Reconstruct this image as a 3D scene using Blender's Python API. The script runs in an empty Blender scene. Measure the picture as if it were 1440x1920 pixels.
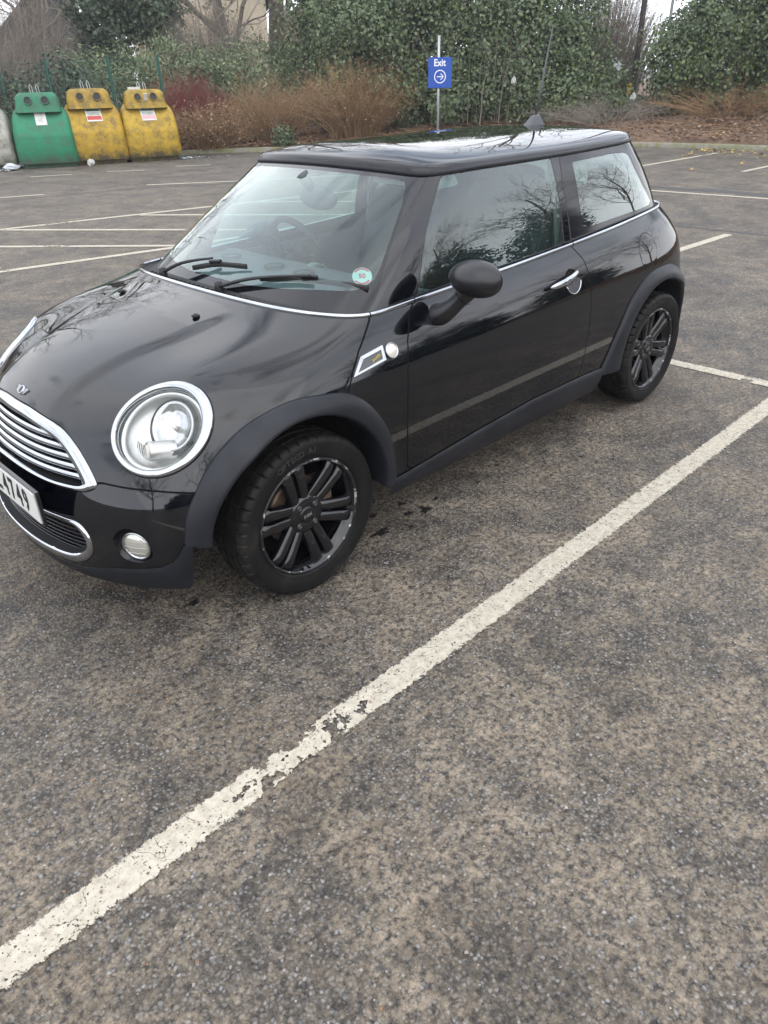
import bpy, math, random
import numpy as np
from mathutils import Vector, Matrix
random.seed(7); rng=np.random.default_rng(11)
sc=bpy.context.scene; col=sc.collection
# ------------------------------------------------------------ camera, sky, sun, exposure
cam=bpy.data.cameras.new('camera'); camo=bpy.data.objects.new('camera',cam); col.objects.link(camo)
camo.location=(-1.38145,-2.59447,1.64613); camo.rotation_euler=(1.03549,0.02164,-0.78692)
cam.sensor_fit='VERTICAL'; cam.sensor_height=24.0; cam.lens=1382.0*24/1920; cam.clip_start=.05; cam.clip_end=3000
sc.camera=camo
SUN_EL,SUN_AZ=math.radians(30),math.radians(215)   # azimuth from +Y clockwise
W=bpy.data.worlds.new('World'); sc.world=W; W.use_nodes=True
def _world():
    nt=W.node_tree; n=nt.nodes; n.clear(); L=nt.links.new
    out=n.new('ShaderNodeOutputWorld'); bg=n.new('ShaderNodeBackground'); bg.inputs[1].default_value=.1
    sky=n.new('ShaderNodeTexSky'); sky.sky_type='NISHITA'; sky.sun_disc=False; sky.sun_elevation=SUN_EL; sky.sun_rotation=SUN_AZ
    sky.air_density=1.2; sky.dust_density=2.5
    tc=n.new('ShaderNodeTexCoord'); mp=n.new('ShaderNodeMapping'); mp.inputs['Scale'].default_value=(1,1,1.7)
    nz=n.new('ShaderNodeTexNoise'); nz.inputs['Scale'].default_value=2.6; nz.inputs['Detail'].default_value=5; nz.inputs['Roughness'].default_value=.50
    nz.inputs['Distortion'].default_value=.35
    L(tc.outputs['Generated'],mp.inputs[0]); L(mp.outputs[0],nz.inputs['Vector'])
    cr=n.new('ShaderNodeValToRGB'); cr.color_ramp.elements[0].position=.24; cr.color_ramp.elements[1].position=.46
    L(nz.outputs['Fac'],cr.inputs[0])
    n2=n.new('ShaderNodeTexNoise'); n2.inputs['Scale'].default_value=1.5; n2.inputs['Detail'].default_value=4; L(mp.outputs[0],n2.inputs['Vector'])
    c2=n.new('ShaderNodeValToRGB'); e=c2.color_ramp.elements
    e[0].position=.30; e[0].color=(12.2,13.2,15.2,1); e[1].position=.70; e[1].color=(17.6,17.8,18.2,1)
    L(n2.outputs['Fac'],c2.inputs[0])
    mx=n.new('ShaderNodeMix'); mx.data_type='RGBA'; L(cr.outputs[0],mx.inputs['Factor']); L(sky.outputs[0],mx.inputs['A']); L(c2.outputs[0],mx.inputs['B'])
    L(mx.outputs['Result'],bg.inputs[0]); L(bg.outputs[0],out.inputs[0])
_world()
sl=bpy.data.lights.new('sun','SUN'); sl.energy=.8; sl.angle=math.radians(100); sl.color=(1,.95,.87)
so=bpy.data.objects.new('sun',sl); col.objects.link(so)
_d=Vector((math.sin(SUN_AZ)*math.cos(SUN_EL),math.cos(SUN_AZ)*math.cos(SUN_EL),math.sin(SUN_EL)))
so.rotation_euler=_d.to_track_quat('Z','Y').to_euler()
sc.view_settings.view_transform='Standard'; sc.view_settings.look='None'; sc.view_settings.exposure=.55; sc.view_settings.gamma=1
try:
    sc.cycles.max_bounces=10; sc.cycles.transparent_max_bounces=16; sc.cycles.glossy_bounces=5; sc.cycles.caustics_reflective=False; sc.cycles.caustics_refractive=False
    sc.cycles.use_denoising=True
except Exception: pass
# ------------------------------------------------------------ helpers
WL={}
def place(o,parent,loc=(0,0,0)):
    """link o at world loc under parent (all builders work in world coordinates)"""
    col.objects.link(o)
    pw=Vector((0,0,0))
    if parent is not None: o.parent=parent; pw=WL[parent.name]
    o.location=Vector(loc)-pw; WL[o.name]=Vector(loc)
def tag(o,label=None,cat=None,group=None,kind=None):
    for k,v in (('label',label),('category',cat),('group',group),('kind',kind)):
        if v: o[k]=v
    return o
def empty(name,loc,label=None,cat=None,group=None,parent=None,rz=0):
    o=bpy.data.objects.new(name,None); place(o,parent,loc); o.empty_display_size=.2; o.rotation_euler=(0,0,rz); return tag(o,label,cat,group)
def mesh(name,V,F,mats,parent=None,fm=None,smooth=True,N=None,loc=None,kind=None):
    """V world coordinates; loc = object origin"""
    V=np.asarray(V,float); me=bpy.data.meshes.new(name)
    loc=np.zeros(3) if loc is None else np.array(loc,float)
    V=V-loc
    if isinstance(F,np.ndarray):
        nf,k=F.shape; me.vertices.add(len(V)); me.vertices.foreach_set('co',V.ravel().astype(np.float32))
        me.loops.add(nf*k); me.loops.foreach_set('vertex_index',F.ravel().astype(np.int32))
        me.polygons.add(nf); me.polygons.foreach_set('loop_start',np.arange(0,nf*k,k,dtype=np.int32)); me.polygons.foreach_set('loop_total',np.full(nf,k,dtype=np.int32))
        me.update(calc_edges=True)
    else: me.from_pydata([tuple(v) for v in V],[],F); me.update()
    if not isinstance(mats,(list,tuple)): mats=[mats]
    for m in mats: me.materials.append(m)
    if fm is not None: me.polygons.foreach_set('material_index',np.asarray(fm,dtype=np.int32))
    me.polygons.foreach_set('use_smooth',np.full(len(me.polygons),smooth))
    if N is not None: me.normals_split_custom_set_from_vertices([tuple(n) for n in N])
    o=bpy.data.objects.new(name,me); place(o,parent,loc)
    if kind: o['kind']=kind
    return o
class MB:
    def __init__(s): s.V=[];s.F=[];s.M=[];s.n=0
    def add(s,V,F,m=0):
        V=np.asarray(V,float); s.V.append(V); s.F+= [tuple(int(i)+s.n for i in f) for f in F]; s.M+=[m]*len(F); s.n+=len(V); return s
    def box(s,c,d,m=0,R=None):
        c=np.array(c,float);d=np.array(d,float)/2
        V=np.array([(x,y,z) for x in(-1,1) for y in(-1,1) for z in(-1,1)])*d
        if R is not None: V=V@np.array(R).T
        return s.add(V+c,[(0,1,3,2),(4,6,7,5),(0,4,5,1),(2,3,7,6),(0,2,6,4),(1,5,7,3)],m)
    def tube(s,P,r,k=8,m=0,cap=True,sq=None,up=None):
        """sq=(a,b): elliptical section scale along normal/binormal"""
        P=np.asarray(P,float);n=len(P); r=np.broadcast_to(np.asarray(r,float),(n,))
        T=np.gradient(P,axis=0);T/=np.linalg.norm(T,axis=1,keepdims=True)+1e-12
        if up is None: u=np.array([0,0,1.]) if abs(T[0][2])<.9 else np.array([1.,0,0]); U=None
        else: U=np.broadcast_to(np.asarray(up,float),(n,3))
        a=np.arange(k)*2*np.pi/k; V=[]
        for i in range(n):
            if U is not None: u=U[i]
            b=np.cross(T[i],u); b/=np.linalg.norm(b)+1e-12; u2=np.cross(b,T[i]); 
            if U is None: u=u2
            sa,sb=(1,1) if sq is None else sq
            V.append(P[i]+r[i]*(np.outer(np.cos(a)*sa,u2)+np.outer(np.sin(a)*sb,b)))
        V=np.concatenate(V); F=[]
        for i in range(n-1):
            for j in range(k): F.append((i*k+j,i*k+(j+1)%k,(i+1)*k+(j+1)%k,(i+1)*k+j))
        if cap: F.append(tuple(range(k))[::-1]); F.append(tuple((n-1)*k+j for j in range(k)))
        return s.add(V,F,m)
    def lathe(s,prof,c,axis,k=48,m=0,closed=False,ref=None):
        """prof list (r,h) along axis"""
        c=np.array(c,float);ax=np.array(axis,float);ax/=np.linalg.norm(ax)
        u=np.cross(ax,[0,0,1.] if abs(ax[2])<.9 else [1.,0,0]) if ref is None else np.array(ref,float); u/=np.linalg.norm(u); v=np.cross(ax,u)
        a=np.arange(k)*2*np.pi/k; V=[]
        for r,h in prof: V.append(c+ax*h+r*(np.outer(np.cos(a),u)+np.outer(np.sin(a),v)))
        n=len(prof);V=np.concatenate(V);F=[]
        for i in range(n if closed else n-1):
            i2=(i+1)%n
            for j in range(k): F.append((i*k+j,i*k+(j+1)%k,i2*k+(j+1)%k,i2*k+j))
        return s.add(V,F,m)
    def build(s,name,mats,parent=None,smooth=True,loc=None,kind=None,auto=None):
        o=mesh(name,np.concatenate(s.V),s.F,mats,parent,s.M,smooth,loc=loc,kind=kind)
        if auto and smooth: sharp(o,auto)
        return o
def sharp(o,deg=35):
    me=o.data
    import bmesh
    bm=bmesh.new(); bm.from_mesh(me)
    for e in bm.edges:
        if len(e.link_faces)==2 and e.calc_face_angle(0)>math.radians(deg): e.smooth=False
    bm.to_mesh(me); bm.free()
def bevel(o,w=.01,seg=2,ang=40):
    m=o.modifiers.new('bevel','BEVEL'); m.width=w; m.segments=seg; m.limit_method='ANGLE'; m.angle_limit=math.radians(ang); return o
# ------------------------------------------------------------ materials
def srgb(h):
    h=h.lstrip('#'); c=[int(h[i:i+2],16)/255 for i in (0,2,4)]
    return tuple((x/12.92 if x<=.04045 else ((x+.055)/1.055)**2.4) for x in c)+(1,)
def mat(name,colr=(.5,.5,.5),rough=.5,metal=0,coat=0,spec=.5,bump=None,var=None,emit=None,sheen=0,coatr=.03):
    m=bpy.data.materials.new(name); m.use_nodes=True; nt=m.node_tree; b=nt.nodes['Principled BSDF']
    c=tuple(colr)[:3]+(1,)
    b.inputs['Base Color'].default_value=c; b.inputs['Roughness'].default_value=rough; b.inputs['Metallic'].default_value=metal
    b.inputs['Coat Weight'].default_value=coat; b.inputs['Coat Roughness'].default_value=coatr; b.inputs['Specular IOR Level'].default_value=spec
    tc=None
    if bump or var: tc=nt.nodes.new('ShaderNodeTexCoord')
    if bump:
        nz=nt.nodes.new('ShaderNodeTexNoise'); nz.inputs['Scale'].default_value=bump[0]; nz.inputs['Detail'].default_value=4
        bp=nt.nodes.new('ShaderNodeBump'); bp.inputs['Strength'].default_value=bump[1]; bp.inputs['Distance'].default_value=bump[2] if len(bump)>2 else .01
        nt.links.new(tc.outputs['Object'],nz.inputs['Vector']); nt.links.new(nz.outputs['Fac'],bp.inputs['Height']); nt.links.new(bp.outputs[0],b.inputs['Normal'])
    if var: # (scale, colour2, lo, hi)
        nz=nt.nodes.new('ShaderNodeTexNoise'); nz.inputs['Scale'].default_value=var[0]; nz.inputs['Detail'].default_value=8; nz.inputs['Roughness'].default_value=.65
        cr=nt.nodes.new('ShaderNodeValToRGB'); cr.color_ramp.elements[0].position=var[2]; cr.color_ramp.elements[1].position=var[3]
        cr.color_ramp.elements[0].color=c; cr.color_ramp.elements[1].color=tuple(var[1])[:3]+(1,)
        nt.links.new(tc.outputs['Object'],nz.inputs['Vector']); nt.links.new(nz.outputs['Fac'],cr.inputs[0]); nt.links.new(cr.outputs[0],b.inputs['Base Color'])
    return m
def island(name,cols,rough=.6,spec=.3,trans=0):
    """colour varies per leaf / twig (mesh island)"""
    m=bpy.data.materials.new(name); m.use_nodes=True; nt=m.node_tree; b=nt.nodes['Principled BSDF']
    g=nt.nodes.new('ShaderNodeNewGeometry'); cr=nt.nodes.new('ShaderNodeValToRGB'); e=cr.color_ramp.elements
    cr.color_ramp.interpolation='LINEAR'
    while len(e)<len(cols): e.new(.5)
    for i,c in enumerate(cols): e[i].position=i/(len(cols)-1); e[i].color=tuple(c)[:3]+(1,)
    nt.links.new(g.outputs['Random Per Island'],cr.inputs[0]); nt.links.new(cr.outputs[0],b.inputs['Base Color'])
    b.inputs['Roughness'].default_value=rough; b.inputs['Specular IOR Level'].default_value=spec
    if trans:
        out=nt.nodes['Material Output']; tr=nt.nodes.new('ShaderNodeBsdfTranslucent'); mx=nt.nodes.new('ShaderNodeMixShader'); mx.inputs[0].default_value=trans
        nt.links.new(cr.outputs[0],tr.inputs[0]); nt.links.new(b.outputs[0],mx.inputs[1]); nt.links.new(tr.outputs[0],mx.inputs[2]); nt.links.new(mx.outputs[0],out.inputs[0])
    return m
def glassmat(name,tint=(.80,.90,.88),rough=.0,boost=1.0,dirt=0.0):
    m=bpy.data.materials.new(name); m.use_nodes=True; nt=m.node_tree; n=nt.nodes; n.clear(); L=nt.links.new
    out=n.new('ShaderNodeOutputMaterial'); tr=n.new('ShaderNodeBsdfTransparent'); tr.inputs[0].default_value=tint+(1,)
    gl=n.new('ShaderNodeBsdfGlossy'); gl.inputs['Roughness'].default_value=rough; gl.inputs[0].default_value=(.93,1,.99,1)
    fr=n.new('ShaderNodeLayerWeight'); fr.inputs[0].default_value=.5; pw=n.new('ShaderNodeMath'); pw.operation='POWER'; pw.inputs[1].default_value=4.6; L(fr.outputs['Facing'],pw.inputs[0]); sh=n.new('ShaderNodeMath'); sh.operation='MULTIPLY_ADD'; sh.inputs[1].default_value=.957; sh.inputs[2].default_value=.043; L(pw.outputs[0],sh.inputs[0])
    mu=n.new('ShaderNodeMath'); mu.operation='MULTIPLY'; mu.inputs[1].default_value=1.9*boost; mu.use_clamp=True
    mx=n.new('ShaderNodeMixShader'); L(sh.outputs[0],mu.inputs[0]); L(mu.outputs[0],mx.inputs[0]); L(tr.outputs[0],mx.inputs[1]); L(gl.outputs[0],mx.inputs[2])
    last=mx
    if dirt:
        df=n.new('ShaderNodeBsdfDiffuse'); df.inputs[0].default_value=(.5,.55,.55,1)
        tc=n.new('ShaderNodeTexCoord'); mp=n.new('ShaderNodeMapping'); mp.inputs['Scale'].default_value=(14,14,2.2)
        nz=n.new('ShaderNodeTexNoise'); nz.inputs['Scale'].default_value=2.5; nz.inputs['Detail'].default_value=6
        L(tc.outputs['Object'],mp.inputs[0]); L(mp.outputs[0],nz.inputs['Vector'])
        mr=n.new('ShaderNodeMapRange'); mr.inputs[1].default_value=.35; mr.inputs[2].default_value=.75; mr.inputs[3].default_value=dirt*.4; mr.inputs[4].default_value=dirt*1.6; L(nz.outputs['Fac'],mr.inputs[0])
        m2=n.new('ShaderNodeMixShader'); L(mr.outputs[0],m2.inputs[0]); L(mx.outputs[0],m2.inputs[1]); L(df.outputs[0],m2.inputs[2]); last=m2
    L(last.outputs[0],out.inputs[0]); return m
def paintmat():
    m=mat('black_paint',(.002,.002,.004),.35,0,1,0.0,coatr=.012); m.node_tree.nodes['Principled BSDF'].inputs['Coat IOR'].default_value=1.6; nt=m.node_tree; n=nt.nodes; L=nt.links.new; b=n['Principled BSDF']
    tc=n.new('ShaderNodeTexCoord')
    # road film: faint vertical streaks and blotches of grey dust
    mp=n.new('ShaderNodeMapping'); mp.inputs['Scale'].default_value=(26,26,2.5); L(tc.outputs['Object'],mp.inputs[0])
    nz=n.new('ShaderNodeTexNoise'); nz.inputs['Scale'].default_value=1.6; nz.inputs['Detail'].default_value=5; L(mp.outputs[0],nz.inputs['Vector'])
    n2=n.new('ShaderNodeTexNoise'); n2.inputs['Scale'].default_value=2.3; n2.inputs['Detail'].default_value=7; L(tc.outputs['Object'],n2.inputs['Vector'])
    mu=n.new('ShaderNodeMath'); mu.operation='MULTIPLY'; L(nz.outputs['Fac'],mu.inputs[0]); L(n2.outputs['Fac'],mu.inputs[1])
    cr=n.new('ShaderNodeValToRGB'); e=cr.color_ramp.elements; e[0].position=.22; e[0].color=(.0010,.0013,.0028,1); e[1].position=.45; e[1].color=(.0045,.0050,.0075,1)
    L(mu.outputs[0],cr.inputs[0]); L(cr.outputs[0],b.inputs['Base Color'])
    mr=n.new('ShaderNodeMapRange'); mr.inputs[1].default_value=.2; mr.inputs[2].default_value=.42; mr.inputs[3].default_value=.014; mr.inputs[4].default_value=.06; L(mu.outputs[0],mr.inputs[0])
    n4=n.new('ShaderNodeTexNoise'); n4.inputs['Scale'].default_value=11; n4.inputs['Detail'].default_value=8; n4.inputs['Roughness'].default_value=.7; L(tc.outputs['Object'],n4.inputs['Vector'])
    m4=n.new('ShaderNodeMapRange'); m4.inputs[1].default_value=.50; m4.inputs[2].default_value=.56; m4.inputs[3].default_value=0; m4.inputs[4].default_value=.035; L(n4.outputs['Fac'],m4.inputs[0])
    sx=n.new('ShaderNodeSeparateXYZ'); L(tc.outputs['Object'],sx.inputs[0]); m5=n.new('ShaderNodeMapRange'); m5.inputs[1].default_value=.55; m5.inputs[2].default_value=.72; L(sx.outputs[2],m5.inputs[0])
    m6=n.new('ShaderNodeMath'); m6.operation='MULTIPLY_ADD'; L(m4.outputs[0],m6.inputs[0]); L(m5.outputs[0],m6.inputs[1]); L(mr.outputs[0],m6.inputs[2]); L(m6.outputs[0],b.inputs['Coat Roughness'])
    n3=n.new('ShaderNodeTexNoise'); n3.inputs['Scale'].default_value=900; bp=n.new('ShaderNodeBump'); bp.inputs['Strength'].default_value=.02; bp.inputs['Distance'].default_value=.001
    L(tc.outputs['Object'],n3.inputs['Vector']); L(n3.outputs['Fac'],bp.inputs['Height']); L(bp.outputs[0],b.inputs['Normal'])
    return m
M={}
M['paint']=paintmat()
M['roofpaint']=mat('roof_paint',(.003,.003,.005),.3,0,1,0.0,coatr=.02)
M['plastic']=mat('textured_plastic',(.010,.011,.0145),.42,spec=.28,bump=(700,.12,.002),var=(5,(.022,.024,.030),.45,.8))
M['mirrorb']=mat('black_mirror_cap',(.010,.010,.012),.30,spec=.5)
M['gloss']=mat('gloss_black',(.006,.006,.009),.08,spec=.5)
M['matt']=mat('matt_black',(.012,.012,.013),.65)
M['gap']=mat('panel_gap_black',(.003,.003,.003),.8,spec=.1)
M['chrome']=mat('chrome',(.46,.475,.50),.06,1)
M['satin']=mat('satin_metal',(.62,.63,.65),.28,1)
M['dark']=mat('dark_plastic',(.008,.008,.009),.7,spec=.2)  # near-black plastic for arch liners, underbody, cabin floor and grille backs
M['rubber']=mat('tyre_rubber',(.0085,.008,.008),.5,spec=.16,bump=(300,.15,.002),var=(9,(.030,.027,.024),.5,.8))
M['wheel']=mat('wheel_gloss_black',(.003,.003,.0045),.2,0,1,.0,coatr=.035); M['wheel'].node_tree.nodes['Principled BSDF'].inputs['Coat IOR'].default_value=1.6
M['rust']=mat('brake_disc_metal',(.16,.11,.08),.5,.7)
M['scuffed']=mat('scuffed_alloy_edge',(.012,.013,.016),.3,.3,.5,var=(22,(.45,.45,.45),.565,.60))
M['glass']=glassmat('tinted_window_glass',(.52,.70,.69),boost=1.25,dirt=.012)
M['wglass']=glassmat('windscreen_glass',(.66,.82,.80),boost=.9,dirt=.012)
M['lens']=glassmat('clear_lens',(.97,.98,.98),boost=.7)
M['lampin']=mat('lamp_reflector',(.42,.42,.43),.14,1)
M['lampgrey']=mat('lamp_silver_plastic',(.52,.51,.49),.34,.8)
M['bulb']=mat('lamp_lens_glass',(.62,.58,.52),.1,spec=.9)
M['fogl']=mat('fog_lens',(.50,.50,.44),.16,.5,coat=1)
M['seat']=mat('seat_cloth',(.045,.047,.053),.9)
M['trim']=mat('interior_plastic_grey',(.095,.10,.108),.7)
M['cream']=mat('cream_interior_trim',(.48,.47,.42),.8)
M['plate']=mat('white_plate',(.72,.73,.70),.4,coat=.5)
M['text']=mat('plate_black',(.01,.01,.012),.4)
M['gold']=mat('gold_print',(.55,.42,.12),.4)
M['red']=mat('sticker_red',(.45,.03,.06),.5)
M['white']=mat('sticker_white',(.42,.55,.50),.5)
M['amber']=mat('yellow_plastic',(.75,.50,.03),.5)
M['lampred']=mat('red_lamp',(.35,.01,.01),.15,coat=1)
def text(name,s,size,M4,m,parent,off=0.0,ext=.001,align='CENTER',sx=1):
    """flat lettering as mesh; M4 = 4x4 world matrix, text runs +X, up +Y"""
    c=bpy.data.curves.new(name,'FONT'); c.body=s; c.size=size; c.align_x=align; c.align_y='CENTER'; c.extrude=ext; c.offset=off; c.resolution_u=3
    t=bpy.data.objects.new('tmp',c); col.objects.link(t)
    dg=bpy.context.evaluated_depsgraph_get(); dg.update(); me=bpy.data.meshes.new_from_object(t.evaluated_get(dg))
    bpy.data.objects.remove(t); V=np.array([v.co[:] for v in me.vertices]); F=[tuple(p.vertices) for p in me.polygons]
    V[:,0]*=sx
    A=np.array(M4); V=V@A[:3,:3].T+A[:3,3]
    return mesh(name,V,F,m,parent,smooth=False)
def frame(o,x,y):
    x=np.array(x,float);x/=np.linalg.norm(x);y=np.array(y,float);y-=x*(x@y);y/=np.linalg.norm(y);z=np.cross(x,y)
    A=np.eye(4);A[:3,0]=x;A[:3,1]=y;A[:3,2]=z;A[:3,3]=o;return A
def crspl(P,n,closed=False):
    """Catmull-Rom resample"""
    P=np.asarray(P,float); m=len(P)
    if closed: Q=np.concatenate([P[-1:],P,P[:2]]); segs=m
    else: Q=np.concatenate([2*P[:1]-P[1:2],P,2*P[-1:]-P[-2:-1]]); segs=m-1
    d=np.linalg.norm(np.diff(Q[1:1+segs+1],axis=0),axis=1); s=np.concatenate([[0],np.cumsum(d)])
    t=np.linspace(0,s[-1],n,endpoint=not closed); i=np.clip(np.searchsorted(s,t,side='right')-1,0,segs-1); f=((t-s[i])/d[i])[:,None]
    a,b,c,e=Q[i],Q[i+1],Q[i+2],Q[i+3]
    return .5*((2*b)+(-a+c)*f+(2*a-5*b+4*c-e)*f**2+(-a+3*b-3*c+e)*f**3)
# ------------------------------------------------------------ ground, markings, kerb, bank
KERB=np.array([(-12,30),(-4,24.5),(2,20.2),(6.5,17.6),(9.7,15.75),(11.3,14.6),(13.6,12.0),(15.6,9.6),(16.9,7.6),(17.35,5.9),(17.55,4.2),(17.9,0),(18.6,-8),(19.5,-20)],float)
STREAK=(1.0,0.03,.69)
def asphalt():
    m=bpy.data.materials.new('worn_asphalt'); m.use_nodes=True; nt=m.node_tree; n=nt.nodes; L=nt.links.new; b=n['Principled BSDF']
    tc=n.new('ShaderNodeTexCoord'); O=tc.outputs['Object']
    def noise(sc_,det=6,ro=.6,dist=0):
        z=n.new('ShaderNodeTexNoise'); z.inputs['Scale'].default_value=sc_; z.inputs['Detail'].default_value=det; z.inputs['Roughness'].default_value=ro; z.inputs['Distortion'].default_value=dist; L(O,z.inputs['Vector']); return z.outputs['Fac']
    def ramp(src,stops):
        r=n.new('ShaderNodeValToRGB'); e=r.color_ramp.elements
        while len(e)<len(stops): e.new(.5)
        for i,(p,c) in enumerate(stops): e[i].position=p; e[i].color=(c if len(c)==4 else tuple(c)+(1,)) if isinstance(c,tuple) else (c,c,c,1)
        L(src,r.inputs[0]); return r.outputs[0]
    def mix(f,a,bb,mode='MIX'):
        x=n.new('ShaderNodeMix'); x.data_type='RGBA'; x.blend_type=mode
        for s_,v in (('Factor',f),('A',a),('B',bb)):
            if hasattr(v,'links'): L(v,x.inputs[s_])
            elif s_=='Factor': x.inputs[s_].default_value=v
            else: x.inputs[s_].default_value=tuple(v)+(1,)
        return x.outputs['Result']
    def math_(op,a,bb=None,c=None):
        x=n.new('ShaderNodeMath'); x.operation=op
        for i,v in enumerate((a,bb,c)):
            if v is None: continue
            if hasattr(v,'links'): L(v,x.inputs[i])
            else: x.inputs[i].default_value=v
        return x.outputs[0]
    # stones
    wp=n.new('ShaderNodeTexNoise'); wp.inputs['Scale'].default_value=45; wp.inputs['Detail'].default_value=3; L(O,wp.inputs['Vector'])
    vm=n.new('ShaderNodeVectorMath'); vm.operation='MULTIPLY_ADD'; L(wp.outputs['Color'],vm.inputs[0]); vm.inputs[1].default_value=(.014,.014,.0); L(O,vm.inputs[2])
    def voro(sc_,f='F1'):
        v=n.new('ShaderNodeTexVoronoi'); v.inputs['Scale'].default_value=sc_; v.feature=f; L(vm.outputs[0],v.inputs['Vector']); return v
    v1=voro(105); v2=voro(210); v1e=voro(105,'DISTANCE_TO_EDGE')
    stone=ramp(v1.outputs['Distance'],[(.30,1.0),(.62,0.0)])
    stone2=ramp(v2.outputs['Distance'],[(.25,1.0),(.6,0.0)])
    rcol=n.new('ShaderNodeSeparateColor'); L(v1.outputs['Color'],rcol.inputs[0])
    scol=ramp(rcol.outputs[0],[(0,(.048,.047,.049)),(.35,(.090,.088,.088)),(.6,(.160,.142,.120)),(.85,(.104,.112,.121)),(1,(.27,.27,.27))])
    pick=ramp(rcol.outputs[1],[(.16,0.0),(.22,1.0)])  # part of the stones show
    binder=ramp(noise(60,5),[(.35,(.010,.009,.008)),(.7,(.034,.029,.025))])
    sf=math_('MULTIPLY',stone,pick)
    base=mix(sf,binder,scol)
    base=mix(math_('MULTIPLY',stone2,.28),base,(.13,.12,.11))
    # dry dusty film in patches
    dust=ramp(noise(1.9,10,.76,.4),[(.44,0.0),(.56,1.0)]); dfine=ramp(noise(48,7,.75),[(.40,0.0),(.58,1.0)])
    mott=ramp(noise(8.5,7,.72,.3),[(.40,0.0),(.60,1.0)])
    dm=math_('MULTIPLY',math_('ADD',math_('MULTIPLY',dust,.42),math_('ADD',math_('MULTIPLY',mott,.42),.07)),dfine)
    dcol=ramp(noise(9,5),[(.3,(.245,.198,.148)),(.7,(.355,.298,.226))])
    col_=mix(dm,base,dcol)
    # damp dark area in front of the car and down the bay, old oil
    sq=n.new('ShaderNodeSeparateXYZ'); L(O,sq.inputs[0])
    # a damp drip trail left by cars driving in and out of the bay next door: distance to its line, broken up by noise
    dl=math_('ABSOLUTE',math_('ADD',math_('ADD',math_('MULTIPLY',sq.outputs[0],STREAK[0]),math_('MULTIPLY',sq.outputs[1],STREAK[1])),STREAK[2]))
    dl=math_('SUBTRACT',1.0,math_('MULTIPLY',dl,3.2)); trail=math_('MULTIPLY',math_('MAXIMUM',dl,0.0),.16)
    dmp=ramp(math_('ADD',noise(1.1,10,.74,.5),trail),[(.52,0.0),(.60,1.0)])
    col_=mix(math_('MULTIPLY',dmp,.38),col_,(.42,.395,.37),'MULTIPLY')
    spk=ramp(noise(21,3,.5),[(.30,1.0),(.36,0.0)])
    col_=mix(math_('MULTIPLY',spk,.55),col_,(.012,.011,.011))
    # rare tan / orange chips
    v3=n.new('ShaderNodeTexVoronoi'); v3.inputs['Scale'].default_value=34; L(O,v3.inputs['Vector'])
    chip=ramp(v3.outputs['Distance'],[(.055,1.0),(.075,0.0)]); cs_=n.new('ShaderNodeSeparateColor'); L(v3.outputs['Color'],cs_.inputs[0]); cpk=ramp(cs_.outputs[0],[(.80,0.0),(.82,1.0)])
    ccol=ramp(cs_.outputs[1],[(0,(.42,.40,.36)),(.6,(.34,.30,.24)),(.8,(.40,.15,.05))])
    col_=mix(math_('MULTIPLY',chip,cpk),col_,ccol)
    # broad tone changes of the older surfacing further away
    big=ramp(noise(.12,4,.5),[(.35,(.86,.865,.89)),(.65,(1.08,1.06,1.03))]); col_=mix(1.0,col_,big,'MULTIPLY')
    L(col_,b.inputs['Base Color'])
    rg=ramp(dm,[(0,.55),(.5,.85)]); L(rg,b.inputs['Roughness']); b.inputs['Specular IOR Level'].default_value=.35
    h=math_('ADD',math_('MULTIPLY',sf,.8),math_('MULTIPLY',stone2,.30)); h=math_('ADD',h,math_('MULTIPLY',noise(250,3),.35))
    bp=n.new('ShaderNodeBump'); bp.inputs['Strength'].default_value=.75; bp.inputs['Distance'].default_value=.0035; L(h,bp.inputs['Height']); L(bp.outputs[0],b.inputs['Normal'])
    return m
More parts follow.
